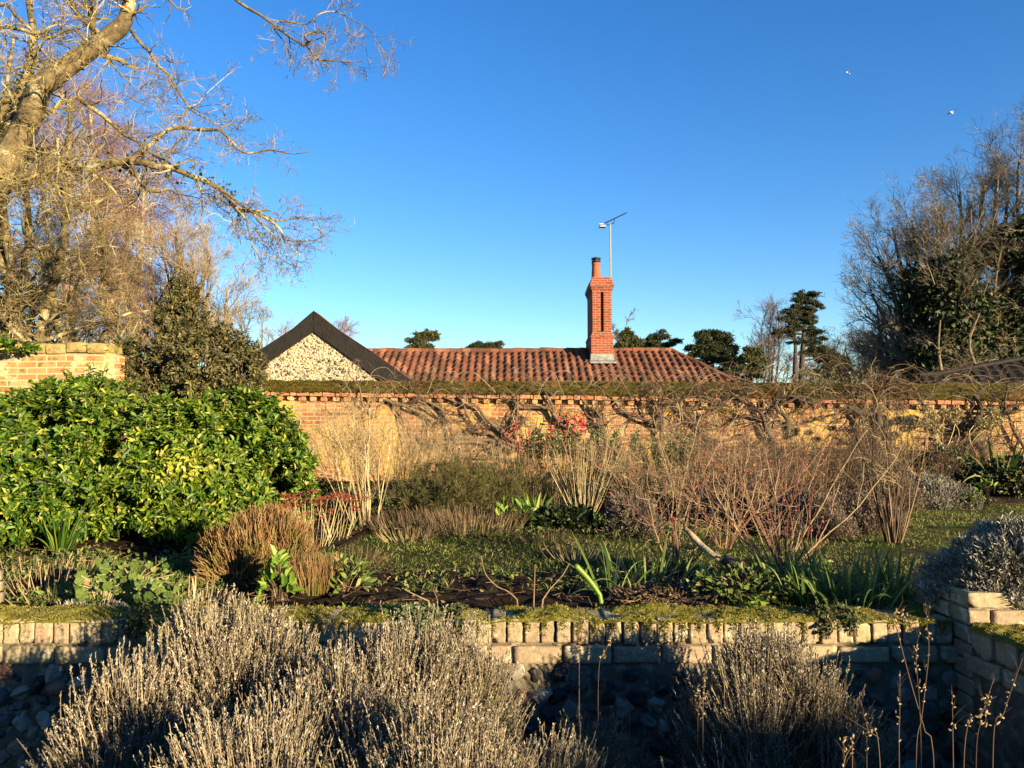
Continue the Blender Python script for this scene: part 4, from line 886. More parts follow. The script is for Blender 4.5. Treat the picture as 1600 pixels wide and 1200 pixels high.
def shrub(name, label, ells, n, rosette, L, W, leafm, seed, stemm=T_brown, nst=40, cat='shrub', shoots=0, **kw):
    rng = rs(seed); c = np.mean(np.array(ells)[:, :2], 0); base = (c[0], c[1], GZ); root = thing(name, label, cat, base)
    b = MB(); S_ = []
    for e_ in ells:
        for _i in range(nst // len(ells) + 1):
            d = rdir(rng, 1, .6)[0]; tip = np.array(e_[:3]) + d * np.array(e_[3:]) * .85; g0 = np.array([e_[0] + rng.normal(0, e_[3] * .25), e_[1] + rng.normal(0, e_[4] * .2), GZ])
            S_.append(crom([g0, (g0 + tip) / 2 + rng.normal(0, .05, 3), tip], 7))
    b.tubes(np.array(S_), np.linspace(.012, .004, 7)[None], 4); b.build('stems', stemm, root)
    b = MB(); dome_leaves(b, rng, ells, n, rosette, L, W, **kw)
    if shoots:   # young shoots standing out of the outline
        E = np.array(ells); i = rng.randint(0, len(E), shoots); d = rdir(rng, shoots, .55); d[:, 2] = np.abs(d[:, 2]); p = E[i, :3] + d * E[i, 3:] * .93; ax = unit(d + UP * .8 + rdir(rng, shoots) * .3); Ls = rng.uniform(.06, .22, shoots)[:, None]
        q = np.stack([p, p + ax * Ls * .5, p + ax * Ls], 1); b.tubes(q, .003, 4, mi=1)
        pp_, tt_ = pts_on(q, shoots * 14, rng, (.1, 1)); b.leaves(pp_, tt_ * .5 + rdir(rng, len(pp_)), tt_ + rdir(rng, len(pp_)) * .4, L * rng.uniform(.6, 1.2, len(pp_)), W)
    b.build('foliage', [leafm, stemm], root)
    return root
# big glossy hedge shrubs, left (mexican orange look)
shrub('glossy_shrub', 'large glossy green leafy shrub filling the left edge below the tall wall',
      [E_(-60, 740, 6.3, 130, .6, 135), E_(60, 730, 6.4, 105, .6, 108), E_(120, 650, 6.9, 62, .5, 58), E_(30, 790, 6.1, 100, .45, 60), E_(125, 775, 6.1, 60, .4, 75)], 15500, 7, .058, .027, G_choisya, 101, shoots=160, cut=.52, noise_s=3.4)
shrub('glossy_shrub', 'large rounded yellow green leafy shrub left of the twiggy border',
      [E_(235, 728, 6.3, 105, .6, 105), E_(355, 722, 6.4, 98, .6, 98), E_(425, 755, 6.4, 56, .5, 80), E_(300, 765, 6.1, 125, .5, 72), E_(195, 665, 6.7, 70, .5, 48), E_(300, 668, 6.7, 62, .4, 38), E_(385, 672, 6.6, 50, .4, 42)], 16500, 7, .056, .026, G_choisya2, 102, shoots=160, cut=.52, noise_s=3.4)
rng = rs(103)
for (px_, py_, sx, sy, n_t) in ((278, 735, 22, 14, 40), (440, 680, 30, 40, 60), (345, 640, 26, 14, 34)):
    pass
root_y = thing('yellow_shoots', 'bright yellow leafed shoots in the middle of the rounded green shrub', 'shrub', at(278, 740, 5.72))
b = MB(); c = at(278, 735, 5.70); n = 420; p = c + rng.normal(size=(n, 3)) * np.array([.09, .05, .06]); b.leaves(p, rdir(rng, n, .2), rdir(rng, n) + np.array([0, -1, .5]), .055, .026); b.build('foliage', G_choisya_y, root_y)
b = MB(); st_, sr_ = fan((c[0], c[1] + .25, c[2] - .3), 14, rng, .42, 20, lean=(0, -.6, 0)); b.tubes(st_, sr_); b.build('stems', T_brown, root_y)
# strappy tuft at the foot of the hedge
def straps(name, label, px, D, n, L, W, mat_, seed, spread=45, droop=.3, W0=.05, cat='plant', up=0, base=None, group=None, dead=0):
    rng = rs(seed); p0 = at(px, 700, D); p0[2] = GZ if base is None else base; root = thing(name, label, cat, p0, group)
    K = 7; th = rng.uniform(0, 2 * math.pi, n); q = np.sqrt(rng.uniform(0, 1, n)); s_ = np.tan(R_(spread)) * q * rng.uniform(.3, 1, n)
    h = np.stack([np.cos(th), np.sin(th), 0 * th], 1); B0 = p0 + h * (q * W0)[:, None]; Ln = L * rng.uniform(.45, 1.1, n)
    t = np.linspace(0, 1, K)[None, :, None]; d = unit(h * s_[:, None] + UP)
    dr = droop * rng.uniform(.2, 1.5, n)[:, None, None] * (s_[:, None, None] + .15)
    C = B0[:, None] + d[:, None] * Ln[:, None, None] * t + (h[:, None] * .6 - UP) * Ln[:, None, None] * dr * t ** 2.5
    side = unit(np.cross(d, rng.normal(size=(n, 3)))); w = W * rng.uniform(.6, 1.2, n)[:, None, None] * np.array([.75, 1, 1, .95, .8, .5, .04])[None, :, None]
    V = np.stack([C - side[:, None] * w / 2, C + side[:, None] * w / 2], 2).reshape(-1, 3); idx = np.arange(n * K * 2).reshape(n, K, 2)
    f = np.stack([idx[:, :-1, 0], idx[:, :-1, 1], idx[:, 1:, 1], idx[:, 1:, 0]], -1).reshape(-1, 4)
    b = MB(); b.add(V, f); b.build('blades', mat_, root)
    if dead:
        b = MB(); b.blades(p0 + rng.normal(size=(dead, 3)) * np.array([.12, .08, .02]), rdir(rng, dead, .5), rng.uniform(.1, .3, dead), .008, rng); b.build('dead_leaves', G_deadblade, root)
    return root
straps('strap_leaf_plant', 'small tuft of strap leaves at the foot of the left hedge', 100, 5.6, 60, .34, .016, G_choisya, 104, 35)
shrub('dark_evergreen', 'dark green conical evergreen shrub between the tall wall and the flint gable',
      [E_(285, 565, 9.8, 78, .9, 66), E_(340, 572, 9.9, 56, .8, 54), E_(235, 585, 9.7, 38, .7, 46), E_(288, 510, 9.9, 32, .5, 48), E_(285, 470, 9.9, 15, .3, 28), E_(380, 590, 9.9, 22, .5, 34)], 19000, 5, .050, .024, G_olivedark, 111, shoots=220, cut=.56, shell=.5, nst=120, noise_s=2.6)
# ivy sprig on the tall wall
rng = rs(112); root = thing('wall_shrub', 'small leafy sprig growing out of the top of the tall wall', 'plant', at(25, 556, 8.4))
b = MB(); c = at(26, 553, 8.38); st_, sr_ = fan(c, 14, rng, .22, 60, lean=(0, -.5, -.6)); b.tubes(st_, sr_); p, _t = pts_on(st_, 180, rng, (.3, 1)); b.leaves(p, _t + rdir(rng, 180) * .6 - UP * .4, rdir(rng, 180) + np.array([0, -1, 0]), .08, .03, mi=1); b.build('sprig', [T_brown, G_choisya], root)

# ================================================================== CLIMBERS ON THE WALL
def c3(*p): return [(400 + x / 3.2, 460 + y / 3.2) for x, y in p]
def c4(*p): return [(800 + x / 3.2, 460 + y / 3.2) for x, y in p]
def vine(name, label, traces, seed, base=None, r0=.028, tw=(10, 6, 3), arcs=14, arcx=None, L1=.45, twm=T_vine, cat='climber', barkm=None, off=.10, droopy=True):
    """traces: pixel lines on the wall, each (points, start radius px, end radius px)"""
    rng = rs(seed); K = 26; P = []; Rr = []
    for px, a_, b_ in traces:
        pts = []
        for (x, y) in px:
            D = 13.0
            for _i in range(3): D = wy(at(x, y, D)[0]) - off
            pts.append(at(x, y, D))
        q = jitter_path(crom(pts, K), .055, seed, 4.); q[:, 1] += (vnoise(q * 2, seed + 3) - .5) * .10; P.append(q)
        Rr.append(np.linspace(a_, b_, K) * 12.8 / 1200)
    P = np.stack(P); Rr = np.stack(Rr) * 1.2 * (1 + .45 * (vnoise(P * 7, 2) - .5)); bx = P[np.argmin(P[:, :, 2].min(1))]; bb_ = bx[np.argmin(bx[:, 2])]
    root = thing(name, label, cat, (bb_[0], bb_[1], GZ))
    b = MB(); b.tubes(P, Rr, 7)
    # bring the lowest point down to the ground
    g_ = crom([bb_, [bb_[0] + rng.uniform(-.1, .2), bb_[1] - .08, (bb_[2] + GZ) / 2], [bb_[0] + rng.uniform(-.1, .3), bb_[1] - .1, GZ]], 10); b.tubes([g_], Rr.max() * .9, 7)
    b.build('trunk', barkm or B_vine, root, smooth=True)
    b = MB()
    q1, s1 = grow(P, Rr, tw[0], rng, t=(.0, 1), ang=(45, 20), L=L1 * 1.2, K=8, wig=.34, up=.01, rr=.40, rmin=.0055, squash=(1, .15, 1)); q1[..., 1] = np.minimum(q1[..., 1], wy(q1[..., 0]) - .03); b.tubes(q1, s1, 4)
    q2, s2 = grow(q1, s1, tw[1], rng, ang=(45, 20), L=L1 * .5, K=5, wig=.26, up=.02, rr=.5, rmin=.0028, squash=(1, .3, 1)); q2[..., 1] = np.minimum(q2[..., 1], wy(q2[..., 0]) - .02); b.tubes(q2, s2, 3)
    if tw[2]:
        q3, s3 = grow(q2, s2, tw[2], rng, ang=(45, 20), L=L1 * .25, K=4, wig=.26, rmin=.0022, squash=(1, .4, 1)); q3[..., 1] = np.minimum(q3[..., 1], wy(q3[..., 0]) - .015); b.tubes(q3, s3, 3)
    if arcs:
        x0, x1 = arcx; A_ = []
        for i in range(arcs):
            px_ = rng.uniform(x0, x1); py_ = rng.uniform(600, 628); D = wy(at(px_, py_, 12.8)[0]) - rng.uniform(.12, .3); p0 = at(px_, py_, D); s_ = rng.choice([-1, 1]); W_ = rng.uniform(.2, .9); H_ = rng.uniform(.08, .55) * min(1, W_ / .5)
            yy = rng.uniform(-.25, .15)
            A_.append(crom([p0, p0 + [s_ * W_ * .3, yy * .3, H_ * .8], p0 + [s_ * W_ * .7, yy * .7, H_], p0 + [s_ * W_, yy, H_ * rng.uniform(.2, .9)]], 14))
        A_ = np.array(A_); A_ = A_ + (np.stack([vnoise(A_ * 5, 1), vnoise(A_ * 5, 2), vnoise(A_ * 5, 3)], -1) - .5) * .09; b.tubes(A_, np.linspace(.0048, .002, 14)[None] * rng.uniform(.6, 1.2, (len(A_), 1)), 4)
        q4, s4 = grow(A_, np.full((len(A_), 14), .005), 2, rng, t=(.2, 1), ang=(35, 15), L=.28, K=6, wig=.2, up=-.05, rmin=.0025); b.tubes(q4, s4, 3)
    b.build('twigs', twm, root)
    return root, P
vine('climbing_vine', 'leftmost bare climber sprawling diagonally across the brick wall below the gable end',
     [(c3((650, 520), (700, 545), (760, 570), (830, 600), (870, 640), (900, 665)), 2.2, 1.2), (c3((1270, 790), (1180, 740), (1070, 720), (1000, 700), (960, 650), (930, 590), (870, 545), (770, 505)), 3.2, 1.6),
      (c3((1330, 770), (1260, 720), (1240, 690), (1200, 670), (1160, 620), (1110, 570), (1030, 560), (950, 515)), 2.8, 1.5), (c3((1310, 780), (1240, 750), (1160, 700), (1080, 670)), 3, 1.6),
      (c3((1400, 850), (1280, 830), (1180, 790), (1100, 745), (1000, 740), (870, 745), (820, 705)), 3.8, 1.4), (c3((1290, 700), (1300, 620), (1305, 540), (1300, 500)), 1.5, 1), (c3((600, 620), (545, 560), (520, 490), (480, 420)), 1.6, .9),
      (c3((1000, 700), (985, 760), (995, 850), (1010, 900)), 1.6, 2), (c3((960, 650), (900, 620), (800, 520), (760, 440)), 1.6, .8), (c3((1090, 670), (1075, 620), (1040, 570), (1010, 520)), 1.6, 1)], 201, arcs=34, arcx=(520, 800), tw=(13, 5, 2))
vine('climbing_vine', 'twin stemmed climber rising behind the red leaves on the brick wall',
     [(c4((500, 900), (420, 830), (340, 750), (300, 700), (250, 640), (180, 570), (60, 560), (10, 530)), 3.6, 1.6), (c4((440, 850), (380, 790), (330, 720), (270, 650), (200, 570), (160, 480)), 2.8, 1.3),
      (c4((480, 800), (460, 680), (440, 640), (410, 590), (370, 555), (330, 500)), 3.0, 1.4), (c4((470, 760), (450, 650), (430, 600), (390, 560)), 2.4, 1.3), (c4((20, 530), (15, 600), (30, 660)), 1, .7)], 202, arcs=28, arcx=(760, 960), tw=(11, 5, 2), L1=.35)
vine('climbing_vine', 'knotted central climber with a looping trunk right of the red leaves',
     [(c4((800, 1000), (770, 870), (745, 720), (740, 680), (700, 650), (640, 620), (580, 590), (530, 540), (500, 500)), 2.6, 1.4), (c4((745, 690), (750, 660), (740, 600), (720, 540), (690, 490)), 3.4, 1.4), (c4((745, 680), (830, 640), (930, 655), (945, 700)), 2.2, 1.6),
      (c4((940, 660), (900, 640), (860, 600), (850, 550), (870, 500)), 2.0, 1.4), (c4((760, 720), (860, 710), (960, 715), (1080, 720), (1200, 700)), 2.0, 1.4), (c4((945, 690), (935, 640), (1000, 590), (1060, 540), (1120, 500)), 1.8, .9), (c4((520, 520), (640, 505), (760, 540), (900, 510), (1040, 530)), 1.9, 1.1), (c4((700, 650), (800, 600), (960, 560), (1100, 580)), 1.5, .8)], 203, arcs=44, arcx=(940, 1160), tw=(15, 5, 2))
vine('climbing_vine', 'thick dark climber leaning down right below the cedar on the brick wall',
     [(c4((1340, 830), (1310, 740), (1270, 660), (1250, 600), (1200, 540), (1180, 490)), 3.8, 2.0), (c4((1390, 700), (1370, 620), (1330, 580), (1320, 520)), 3.2, 1.8), (c4((1200, 545), (1140, 520), (1050, 520), (1000, 545)), 1.8, .9), (c4((1330, 560), (1420, 520), (1500, 520)), 1.8, .9), (c4((1080, 505), (1200, 530), (1340, 500), (1480, 540), (1600, 510)), 2.0, 1.1), (c4((1280, 680), (1360, 650), (1480, 640), (1600, 600)), 1.6, .8), (c4((1260, 640), (1160, 620), (1060, 660), (1000, 640)), 1.6, .8)], 204, arcs=44, arcx=(1140, 1330), tw=(15, 5, 2), barkm=B_dark)
vine('wall_tree', 'dark fan trained tree with a thick trunk against the wall',
     [([(1372, 770), (1366, 720), (1370, 680), (1374, 645), (1372, 620)], 7.5, 4), ([(1372, 645), (1350, 642), (1340, 636), (1330, 640)], 2.6, 1.4), ([(1374, 640), (1385, 632), (1420, 628), (1460, 618)], 2.6, 1.2), ([(1368, 690), (1350, 700), (1320, 705), (1290, 700)], 2, 1),
      ([(1372, 625), (1360, 612), (1340, 600)], 2, 1), ([(1372, 625), (1382, 610), (1400, 602), (1420, 600)], 2, 1), ([(1380, 700), (1400, 720), (1430, 735)], 2, 1), ([(1340, 640), (1350, 655), (1350, 680), (1345, 720)], 2, 1.6)], 205, arcs=22, arcx=(1320, 1440), tw=(14, 6, 3), barkm=B_dark, twm=T_brown, cat='tree')
vine('climbing_vine', 'rightmost bare climber branching on the brick wall by the frame edge',
     [([(1538, 720), (1522, 680), (1524, 655), (1530, 640), (1524, 615)], 4, 2.2), ([(1524, 640), (1545, 640), (1560, 650), (1575, 640), (1600, 630)], 2, 1.2), ([(1475, 735), (1482, 700), (1500, 680), (1525, 655), (1560, 645)], 1.8, 1.0), ([(1475, 730), (1488, 690), (1490, 670), (1482, 655)], 1.4, .9), ([(1515, 730), (1510, 700), (1530, 690)], 2.4, 1.6), ([(1600, 700), (1580, 660), (1570, 630), (1575, 600)], 2, 1)], 206, arcs=56, arcx=(1430, 1640), tw=(16, 5, 2), barkm=B_dark)
# red leaves in hanging strings
rng = rs(210); root = thing('red_creeper', 'creeper with hanging strings of red leaves on the brick wall', 'creeper', (*at(860, 720, 12.5)[:2], GZ))
b = MB(); S_ = []; LP = []
for (x0, y0, y1, n) in ((793, 672, 690, 20), (806, 655, 700, 40), (815, 690, 712, 60), (825, 668, 690, 34), (845, 680, 705, 80), (852, 690, 708, 70), (860, 660, 690, 70), (866, 672, 695, 40), (886, 650, 690, 90), (898, 640, 675, 70), (905, 645, 660, 40), (912, 655, 676, 50), (878, 690, 692, 20), (872, 650, 662, 12), (893, 672, 676, 15)):
    D = wy(at(x0, y0, 12.8)[0]) - .22; p0 = at(x0 + rng.uniform(-6, 6), y0 - 14, D); p1 = at(x0, y0, D); p2 = at(x0 + rng.uniform(-2, 4), y1 + 4, D - .05); S_.append(crom([p0, p1, p2], 8))
    n = int(n * .6); t = rng.uniform(0, 1, n)[:, None]; LP.append(p1 * (1 - t) + p2 * t + rng.normal(size=(n, 3)) * np.array([.018, .03, .02]))
base = at(900, 760, 12.6); base[2] = GZ; S_.append(crom([base, at(905, 700, 12.6), at(880, 650, 12.6)], 8)); S_.append(crom([base, at(850, 700, 12.6), at(810, 650, 12.6)], 8))
b.tubes(np.array(S_), .004, 4); b.build('stems', T_brown, root); LP = np.concatenate(LP); b = MB(); n = len(LP)
b.leaves(LP, rdir(rng, n) - UP * .6, rdir(rng, n) + np.array([.3, -1, .2]), rng.uniform(.028, .055, n), rng.uniform(.022, .04, n)); b.build('leaves', G_red, root)

# ================================================================== BORDER PLANTS
def bp(px, D): p = at(px, 700, D); return (p[0], D, GZ)
HIP = None
def add_hips(root, P):
    global HIP
    for p in P:
        if HIP is None:
            b = MB(); b.blobs([(0, 0, 0)], [(.0065, .0065, .009)], 1, sub=2, rough=.1); o = b.build('rose_hip', G_hip, None, smooth=True); HIP = o.data
        else:
            o = bpy.data.objects.new('rose_hip', HIP); COL.objects.link(o)
        o.parent = root; o.location = tuple(np.array(p) - np.array(root.location))
def twiggy(name, label, px, D, n, H, spread, seed, stemm, twigm, r=.006, tw=(7, 5, 3), L=.3, W0=.12, cat='shrub', group=None, tw0=.3, up=.06, wig=.08, leafs=None, base=None, lean=(0, 0, 0), ang=(35, 14), hips=0):
    rng = rs(seed); p0 = bp(px, D) if base is None else base; root = thing(name, label, cat, p0, group)
    S_, Rr = fan(p0, n, rng, H, spread, W0=W0, K=8, r=r, up=up, wig=wig, lean=lean, Hsd=.2); b = MB(); b.tubes(S_, Rr, 4); b.build('stems', stemm, root)
    b = MB(); c_, cr = S_, Rr; LL = L; allc = S_
    for i, k in enumerate(tw):
        if not k: break
        c_, cr = grow(c_, cr, k, rng, t=(tw0 if i == 0 else .15, 1), ang=ang, L=LL, K=5 if i == 0 else 4, wig=.16, up=.05, rr=.55, rmin=.0016); b.tubes(c_, cr, 3); LL *= .5; allc = c_
    if tw and tw[0]: b.build('twigs', twigm, root)
    if leafs:
        m_, cnt, l_, w_ = leafs; b = MB(); p, t_ = pts_on(allc, cnt, rng, (.2, 1)); b.leaves(p, t_ + rdir(rng, cnt) * .7, rdir(rng, cnt, .5), l_ * rng.uniform(.6, 1.3, cnt), w_); b.build('foliage', m_, root)
    if hips:
        p, t_ = pts_on(allc, hips, rng, (.6, 1)); add_hips(root, p)
    return root
def clump(name, label, px, D, rx, h, n, L, W, leafm, seed, cat='plant', up=.6, stems=True, stemm=T_brown, group=None, noise_s=5, cut=.35, ry=None, base=None):
    """low leafy clump on a dome"""
    rng = rs(seed); p0 = np.array(bp(px, D) if base is None else base); root = thing(name, label, cat, p0, group)
    th = rng.uniform(0, 2 * math.pi, n); q = rng.uniform(0, 1, n) ** .5; z = rng.uniform(.1, 1, n) ** .7 * np.sqrt(np.maximum(0, 1 - q * q * .9))
    ry = ry or rx * .7; P = p0 + np.stack([np.cos(th) * q * rx, np.sin(th) * q * ry, z * h], 1)
    P += (np.stack([vnoise(P * 6, seed), vnoise(P * 6, seed + 1), vnoise(P * 6, seed + 2)], 1) - .5) * h * .5
    k = vnoise(P * noise_s, seed) > cut; P = P[k]; n = len(P); P[:, 2] = np.maximum(P[:, 2], p0[2] + .01)
    o = unit(P - p0); b = MB(); b.leaves(P, o + rdir(rng, n) * .8, rdir(rng, n) * .6 + UP * up + np.array([.2, -.4, 0]), L * rng.uniform(.5, 1.3, n), W * rng.uniform(.6, 1.2, n)); b.build('foliage', leafm, root)
    if stems:
        m = min(n, 160); b = MB(); q0 = p0 + rng.normal(size=(m, 3)) * np.array([rx * .25, ry * .2, 0]); t_ = P[:m]; b.tubes(np.stack([q0, (q0 + t_) / 2 + UP * h * .1, t_], 1), .003, 3); b.build('stems', stemm, root)
    return root
def tuftgrass(name, label, px, D, n, H, spread, W0, mat_, seed, r=.0022, cat='grass tuft', wig=.08, up=.05, group=None, K=5):
    rng = rs(seed); p0 = bp(px, D); root = thing(name, label, cat, p0, group); S_, Rr = fan(p0, n, rng, H, spread, W0=W0, K=K, r=r, up=up, wig=wig, Hsd=.25); b = MB(); b.tubes(S_, Rr, 3); b.build('stems', mat_, root); return root

# left to right, against the wall
twiggy('twiggy_shrub', 'tall bare shrub with straight pale basal stems beside the glossy shrub', 572, 7.1, 19, 1.12, 16, 301, T_straw, T_tan, r=.0075, tw=(6, 5, 3), L=.34, W0=.16, tw0=.42)
twiggy('twiggy_shrub', 'dense brown twiggy thicket right of the pale stemmed shrub', 640, 8.6, 56, 1.0, 30, 302, T_brown, T_tan, r=.006, tw=(5, 4, 3), L=.34, W0=.4, tw0=.25)
twiggy('twiggy_shrub', 'grey brown bare shrub against the wall behind the pale stemmed shrub', 530, 9.8, 20, 1.15, 26, 303, T_brown, T_tan, r=.006, tw=(5, 4, 3), L=.36, W0=.3, tw0=.3)
twiggy('twiggy_shrub', 'upright bare shrub against the wall below the leftmost climber', 690, 10.2, 14, 1.0, 24, 304, T_grey, T_tan, r=.006, tw=(5, 4, 2), L=.3, W0=.3)
clump('evergreen_shrub', 'small dark evergreen bush wedged between glossy shrub and pale stems', 512, 7.6, .40, .42, 4200, .035, .016, G_dark, 305, cat='shrub')
clump('evergreen_shrub', 'low dark evergreen mound behind the rust red flowerheads', 640, 7.6, .55, .32, 4200, .035, .018, G_dark, 306, cat='shrub')
# sedum
rng = rs(307)
for i, (px_, D, n, r_, lab) in enumerate(((492, 6.0, 30, .14, 'clump of rust red dried sedum heads beside the heather'), (528, 6.25, 13, .10, 'smaller clump of dried rust red sedum heads left of the pale stems'))):
    p0 = bp(px_, D); root = thing('sedum', lab, 'plant', p0, 'dried sedum clumps'); S_, Rr = fan(p0, n, rng, .42, 28, W0=r_, r=.0035, K=5, Hsd=.2); b = MB(); b.tubes(S_, Rr, 4); b.build('stems', T_straw, root)
    for tip_ in S_[:, -1]:
        m = 46; b = MB(); P = tip_ + rng.normal(size=(m, 3)) * np.array([.022, .022, .006]); b.leaves(P, rdir(rng, m, .8), rdir(rng, m, 1), .012, .010); b.build('flower_head', G_rust, root)
twiggy('feathery_shrub', 'wide olive green feathery bush in the middle of the border', 745, 8.0, 90, .60, 48, 310, T_brown, G_olive, r=.003, tw=(8, 6, 0), L=.16, W0=.35, tw0=.3, leafs=(G_olive, 15000, .03, .005))
twiggy('feathery_shrub', 'olive brown wispy bush left of the red stems', 700, 7.5, 70, .45, 48, 311, T_brown, G_olive, r=.003, tw=(6, 5, 0), L=.14, W0=.3, leafs=(G_olive, 6000, .03, .005))
tuftgrass('dry_tuft', 'pinkish dry tufted stems at the front of the olive bush', 735, 7.0, 500, .24, 38, .5, T_tan, 312)
tuftgrass('dry_tuft', 'brown dry stems in front of the dense thicket', 660, 6.9, 420, .22, 38, .45, T_brown, 313)
tuftgrass('tall_stems', 'dense upright straw coloured dead stems under the red leaves', 850, 8.6, 260, .78, 15, .50, T_tan, 314, r=.0024, cat='plant', wig=.05)
tuftgrass('tall_stems', 'olive and brown upright stems right of the straw coloured stems', 930, 8.8, 230, .80, 17, .45, T_brown, 315, r=.0024, cat='plant', wig=.05)
for px_, D, n, H, sd, lab in ((560, 5.3, 90, .13, 3171, 'low dry tuft on the lawn edge right of the heather'), (900, 5.4, 80, .14, 3174, 'low dry tuft on the lawn left of the left rose bush'), (640, 6.3, 70, .12, 3175, 'straggly dry tuft on the back edge of the lawn'), (860, 6.2, 90, .13, 3176, 'straggly dry tuft before the mound of deep green leaves')):
    tuftgrass('dry_tuft', lab, px_, D, n, H, 55, .22, T_brown if n == 90 else T_tan, sd)
rng = rs(316)
for px_, D, H, n, s_, lab in ((868, 8.9, .92, 34, 316, 'grey green spurge with leafy tops under the red leaves'), (950, 8.6, .95, 20, 317, 'grey green spurge standing right of the red leaves'), (1050, 8.9, .85, 30, 318, 'grey green spurge behind the left rose bush')):
    p0 = bp(px_, D); root = thing('spurge', lab, 'plant', p0, 'spurge plants'); S_, Rr = fan(p0, n, rng, H, 15, W0=.25, r=.005, K=7, Hsd=.15); b = MB(); b.tubes(S_, Rr, 4); b.build('stems', T_straw, root)
    b = MB(); p, t_ = pts_on(S_, n * 55, rng, (.72, 1)); m = len(p); b.leaves(p, rdir(rng, m) + t_ * .5, t_ + rdir(rng, m) * .4, .055, .012); b.build('foliage', G_ivyl, root)
tuftgrass('leaning_stems', 'fan of pale straw stems leaning right below the twin climber', 912, 7.6, 46, .85, 26, .10, T_straw, 319, r=.005, cat='plant')
clump('broad_leaf_plant', 'broad bright green leaves at the front of the border', 800, 6.95, .20, .20, 110, .10, .055, G_lime, 320)
clump('broad_leaf_plant', 'mound of deep green leaves right of the bright broad leaves', 878, 7.0, .34, .20, 1100, .06, .035, G_ivy, 321)
clump('broad_leaf_plant', 'small cluster of mid green leaves left of the grey lavender mound', 925, 6.9, .25, .16, 400, .07, .035, G_mallow, 322)
straps('strap_leaf_plant', 'upright rosette of yellow green strap leaves in the middle of the border', 833, 7.3, 26, .34, .03, G_lime, 323, 38)
def lav_mound(name, label, px, D, rx, h, n, seed, m1, m2, base=None, ry=None, L=.10, group=None, cat='lavender', leaf=(.016, .004), nleaf=6):
    rng = rs(seed); p0 = np.array(bp(px, D) if base is None else base); root = thing(name, label, cat, p0, group); ry = ry or rx * .8
    d = rdir(rng, n); d[:, 2] = np.abs(d[:, 2]); lump = 1 + (vnoise(d * 2.5 + seed, 3) - .5) * .5
    tip = p0 + d * np.array([rx, ry, h]) * (lump * rng.uniform(.82, 1.02, n))[:, None]; ax = unit(d * np.array([1 / rx, 1 / ry, 1 / h]) * min(rx, h) + UP * .9 + rdir(rng, n) * .25)
    B0 = tip - ax * L; B1 = p0 + (B0 - p0) * .45; b = MB(); b.tubes(np.stack([B1, B0, tip - ax * L * .4, tip], 1), np.array([[.0028, .002, .0016, .001]]), 3); b.build('stems', m1, root)
    b = MB(); P = []; Dd = []
    for j in range(nleaf):
        t = rng.uniform(0, 1, n)[:, None]; P.append(tip - ax * L * t * 1.1); Dd.append(ax * .9 + rdir(rng, n) * .7)
    P = np.concatenate(P); Dd = np.concatenate(Dd); m = len(P); b.leaves(P, Dd, rdir(rng, m), leaf[0] * rng.uniform(.6, 1.4, m), leaf[1]); b.build('foliage', m2, root); return root
lav_mound('lavender', 'small grey lavender mound left of the rose bushes', 985, 6.8, .26, .34, 1500, 331, T_grey, G_lavbrown, leaf=(.03, .007))
lav_mound('lavender', 'brown grey lavender mound behind the right rose bush', 1255, 6.9, .42, .36, 2600, 332, T_brown, G_lavbrown, leaf=(.03, .007))
lav_mound('lavender', 'pinkish brown lavender mound left of the multi stemmed shrub', 1335, 7.1, .42, .34, 2600, 333, T_brown, G_lavbrown, leaf=(.03, .007))
lav_mound('lavender', 'dark grey lavender mound beyond the silver lavender', 1445, 9.3, .55, .34, 2400, 334, T_brown, G_silver, leaf=(.035, .008))
lav_mound('lavender', 'grey lavender mound behind the multi stemmed shrub', 1370, 9.0, .5, .45, 2400, 335, T_brown, G_lavbrown, leaf=(.035, .008))
lav_mound('lavender', 'low grey mound deep behind the middle of the rose bushes', 1130, 7.6, .6, .34, 2600, 336, T_brown, G_lavbrown, leaf=(.03, .007))
for i, (px_, D, n, H, sp_, s_, m1, m2, lab) in enumerate((
    (1010, 9.6, 36, 1.0, 32, 341, T_brown, T_tan, 'bare brown shrub against the wall left of the knotted climber'),
    (1100, 9.2, 38, .8, 34, 342, T_brown, T_brown, 'dense brown shrub against the wall under the knotted climber'),
    (1190, 9.8, 44, .95, 32, 343, T_grey, T_tan, 'bare tan shrub at the wall foot under the leaning climber'),
    (1280, 9.4, 48, .8, 34, 344, T_brown, T_brown, 'grey brown shrub at the wall foot left of the fan trained tree'),
    (1350, 10.2, 40, .85, 34, 345, T_brown, T_brown, 'dark brown shrub under the fan trained tree'),
    (1560, 11.2, 36, .9, 34, 346, T_brown, T_brown, 'brown shrub at the wall foot by the right edge'),
    (1150, 7.7, 32, .8, 30, 347, T_brown, T_brown, 'low tan twiggy shrub between the two rose bushes'),
    (1240, 7.9, 30, .75, 32, 349, T_brown, T_brown, 'dark twiggy shrub behind the right rose bush'), (1050, 7.6, 28, .75, 32, 350, T_brown, T_tan, 'brown twiggy shrub behind the left rose bush'), (960, 8.4, 34, .85, 30, 357, T_brown, T_tan, 'brown twiggy shrub just right of the leaning straw stems'), (1420, 9.6, 34, .7, 34, 358, T_brown, T_brown, 'dark twigs between the fan trained tree and dried heads'),
    (780, 10.6, 20, .7, 34, 348, T_grey, T_tan, 'grey twigs at the wall foot behind the olive bush'))):
    twiggy('twiggy_shrub', lab, px_, D, n, H, sp_, s_, m1, m2, r=.005, tw=(5, 5, 3), L=.28, W0=.4, tw0=.15)
clump('evergreen_shrub', 'dark green leafy shrub below the dried heads at right', 1462, 10.4, .55, .62, 3600, .07, .04, G_dark, 351, cat='shrub')
clump('evergreen_shrub', 'dark leafy mound at the right frame edge under the wall', 1600, 10.2, .8, .5, 4200, .07, .04, G_dark, 352, cat='shrub')
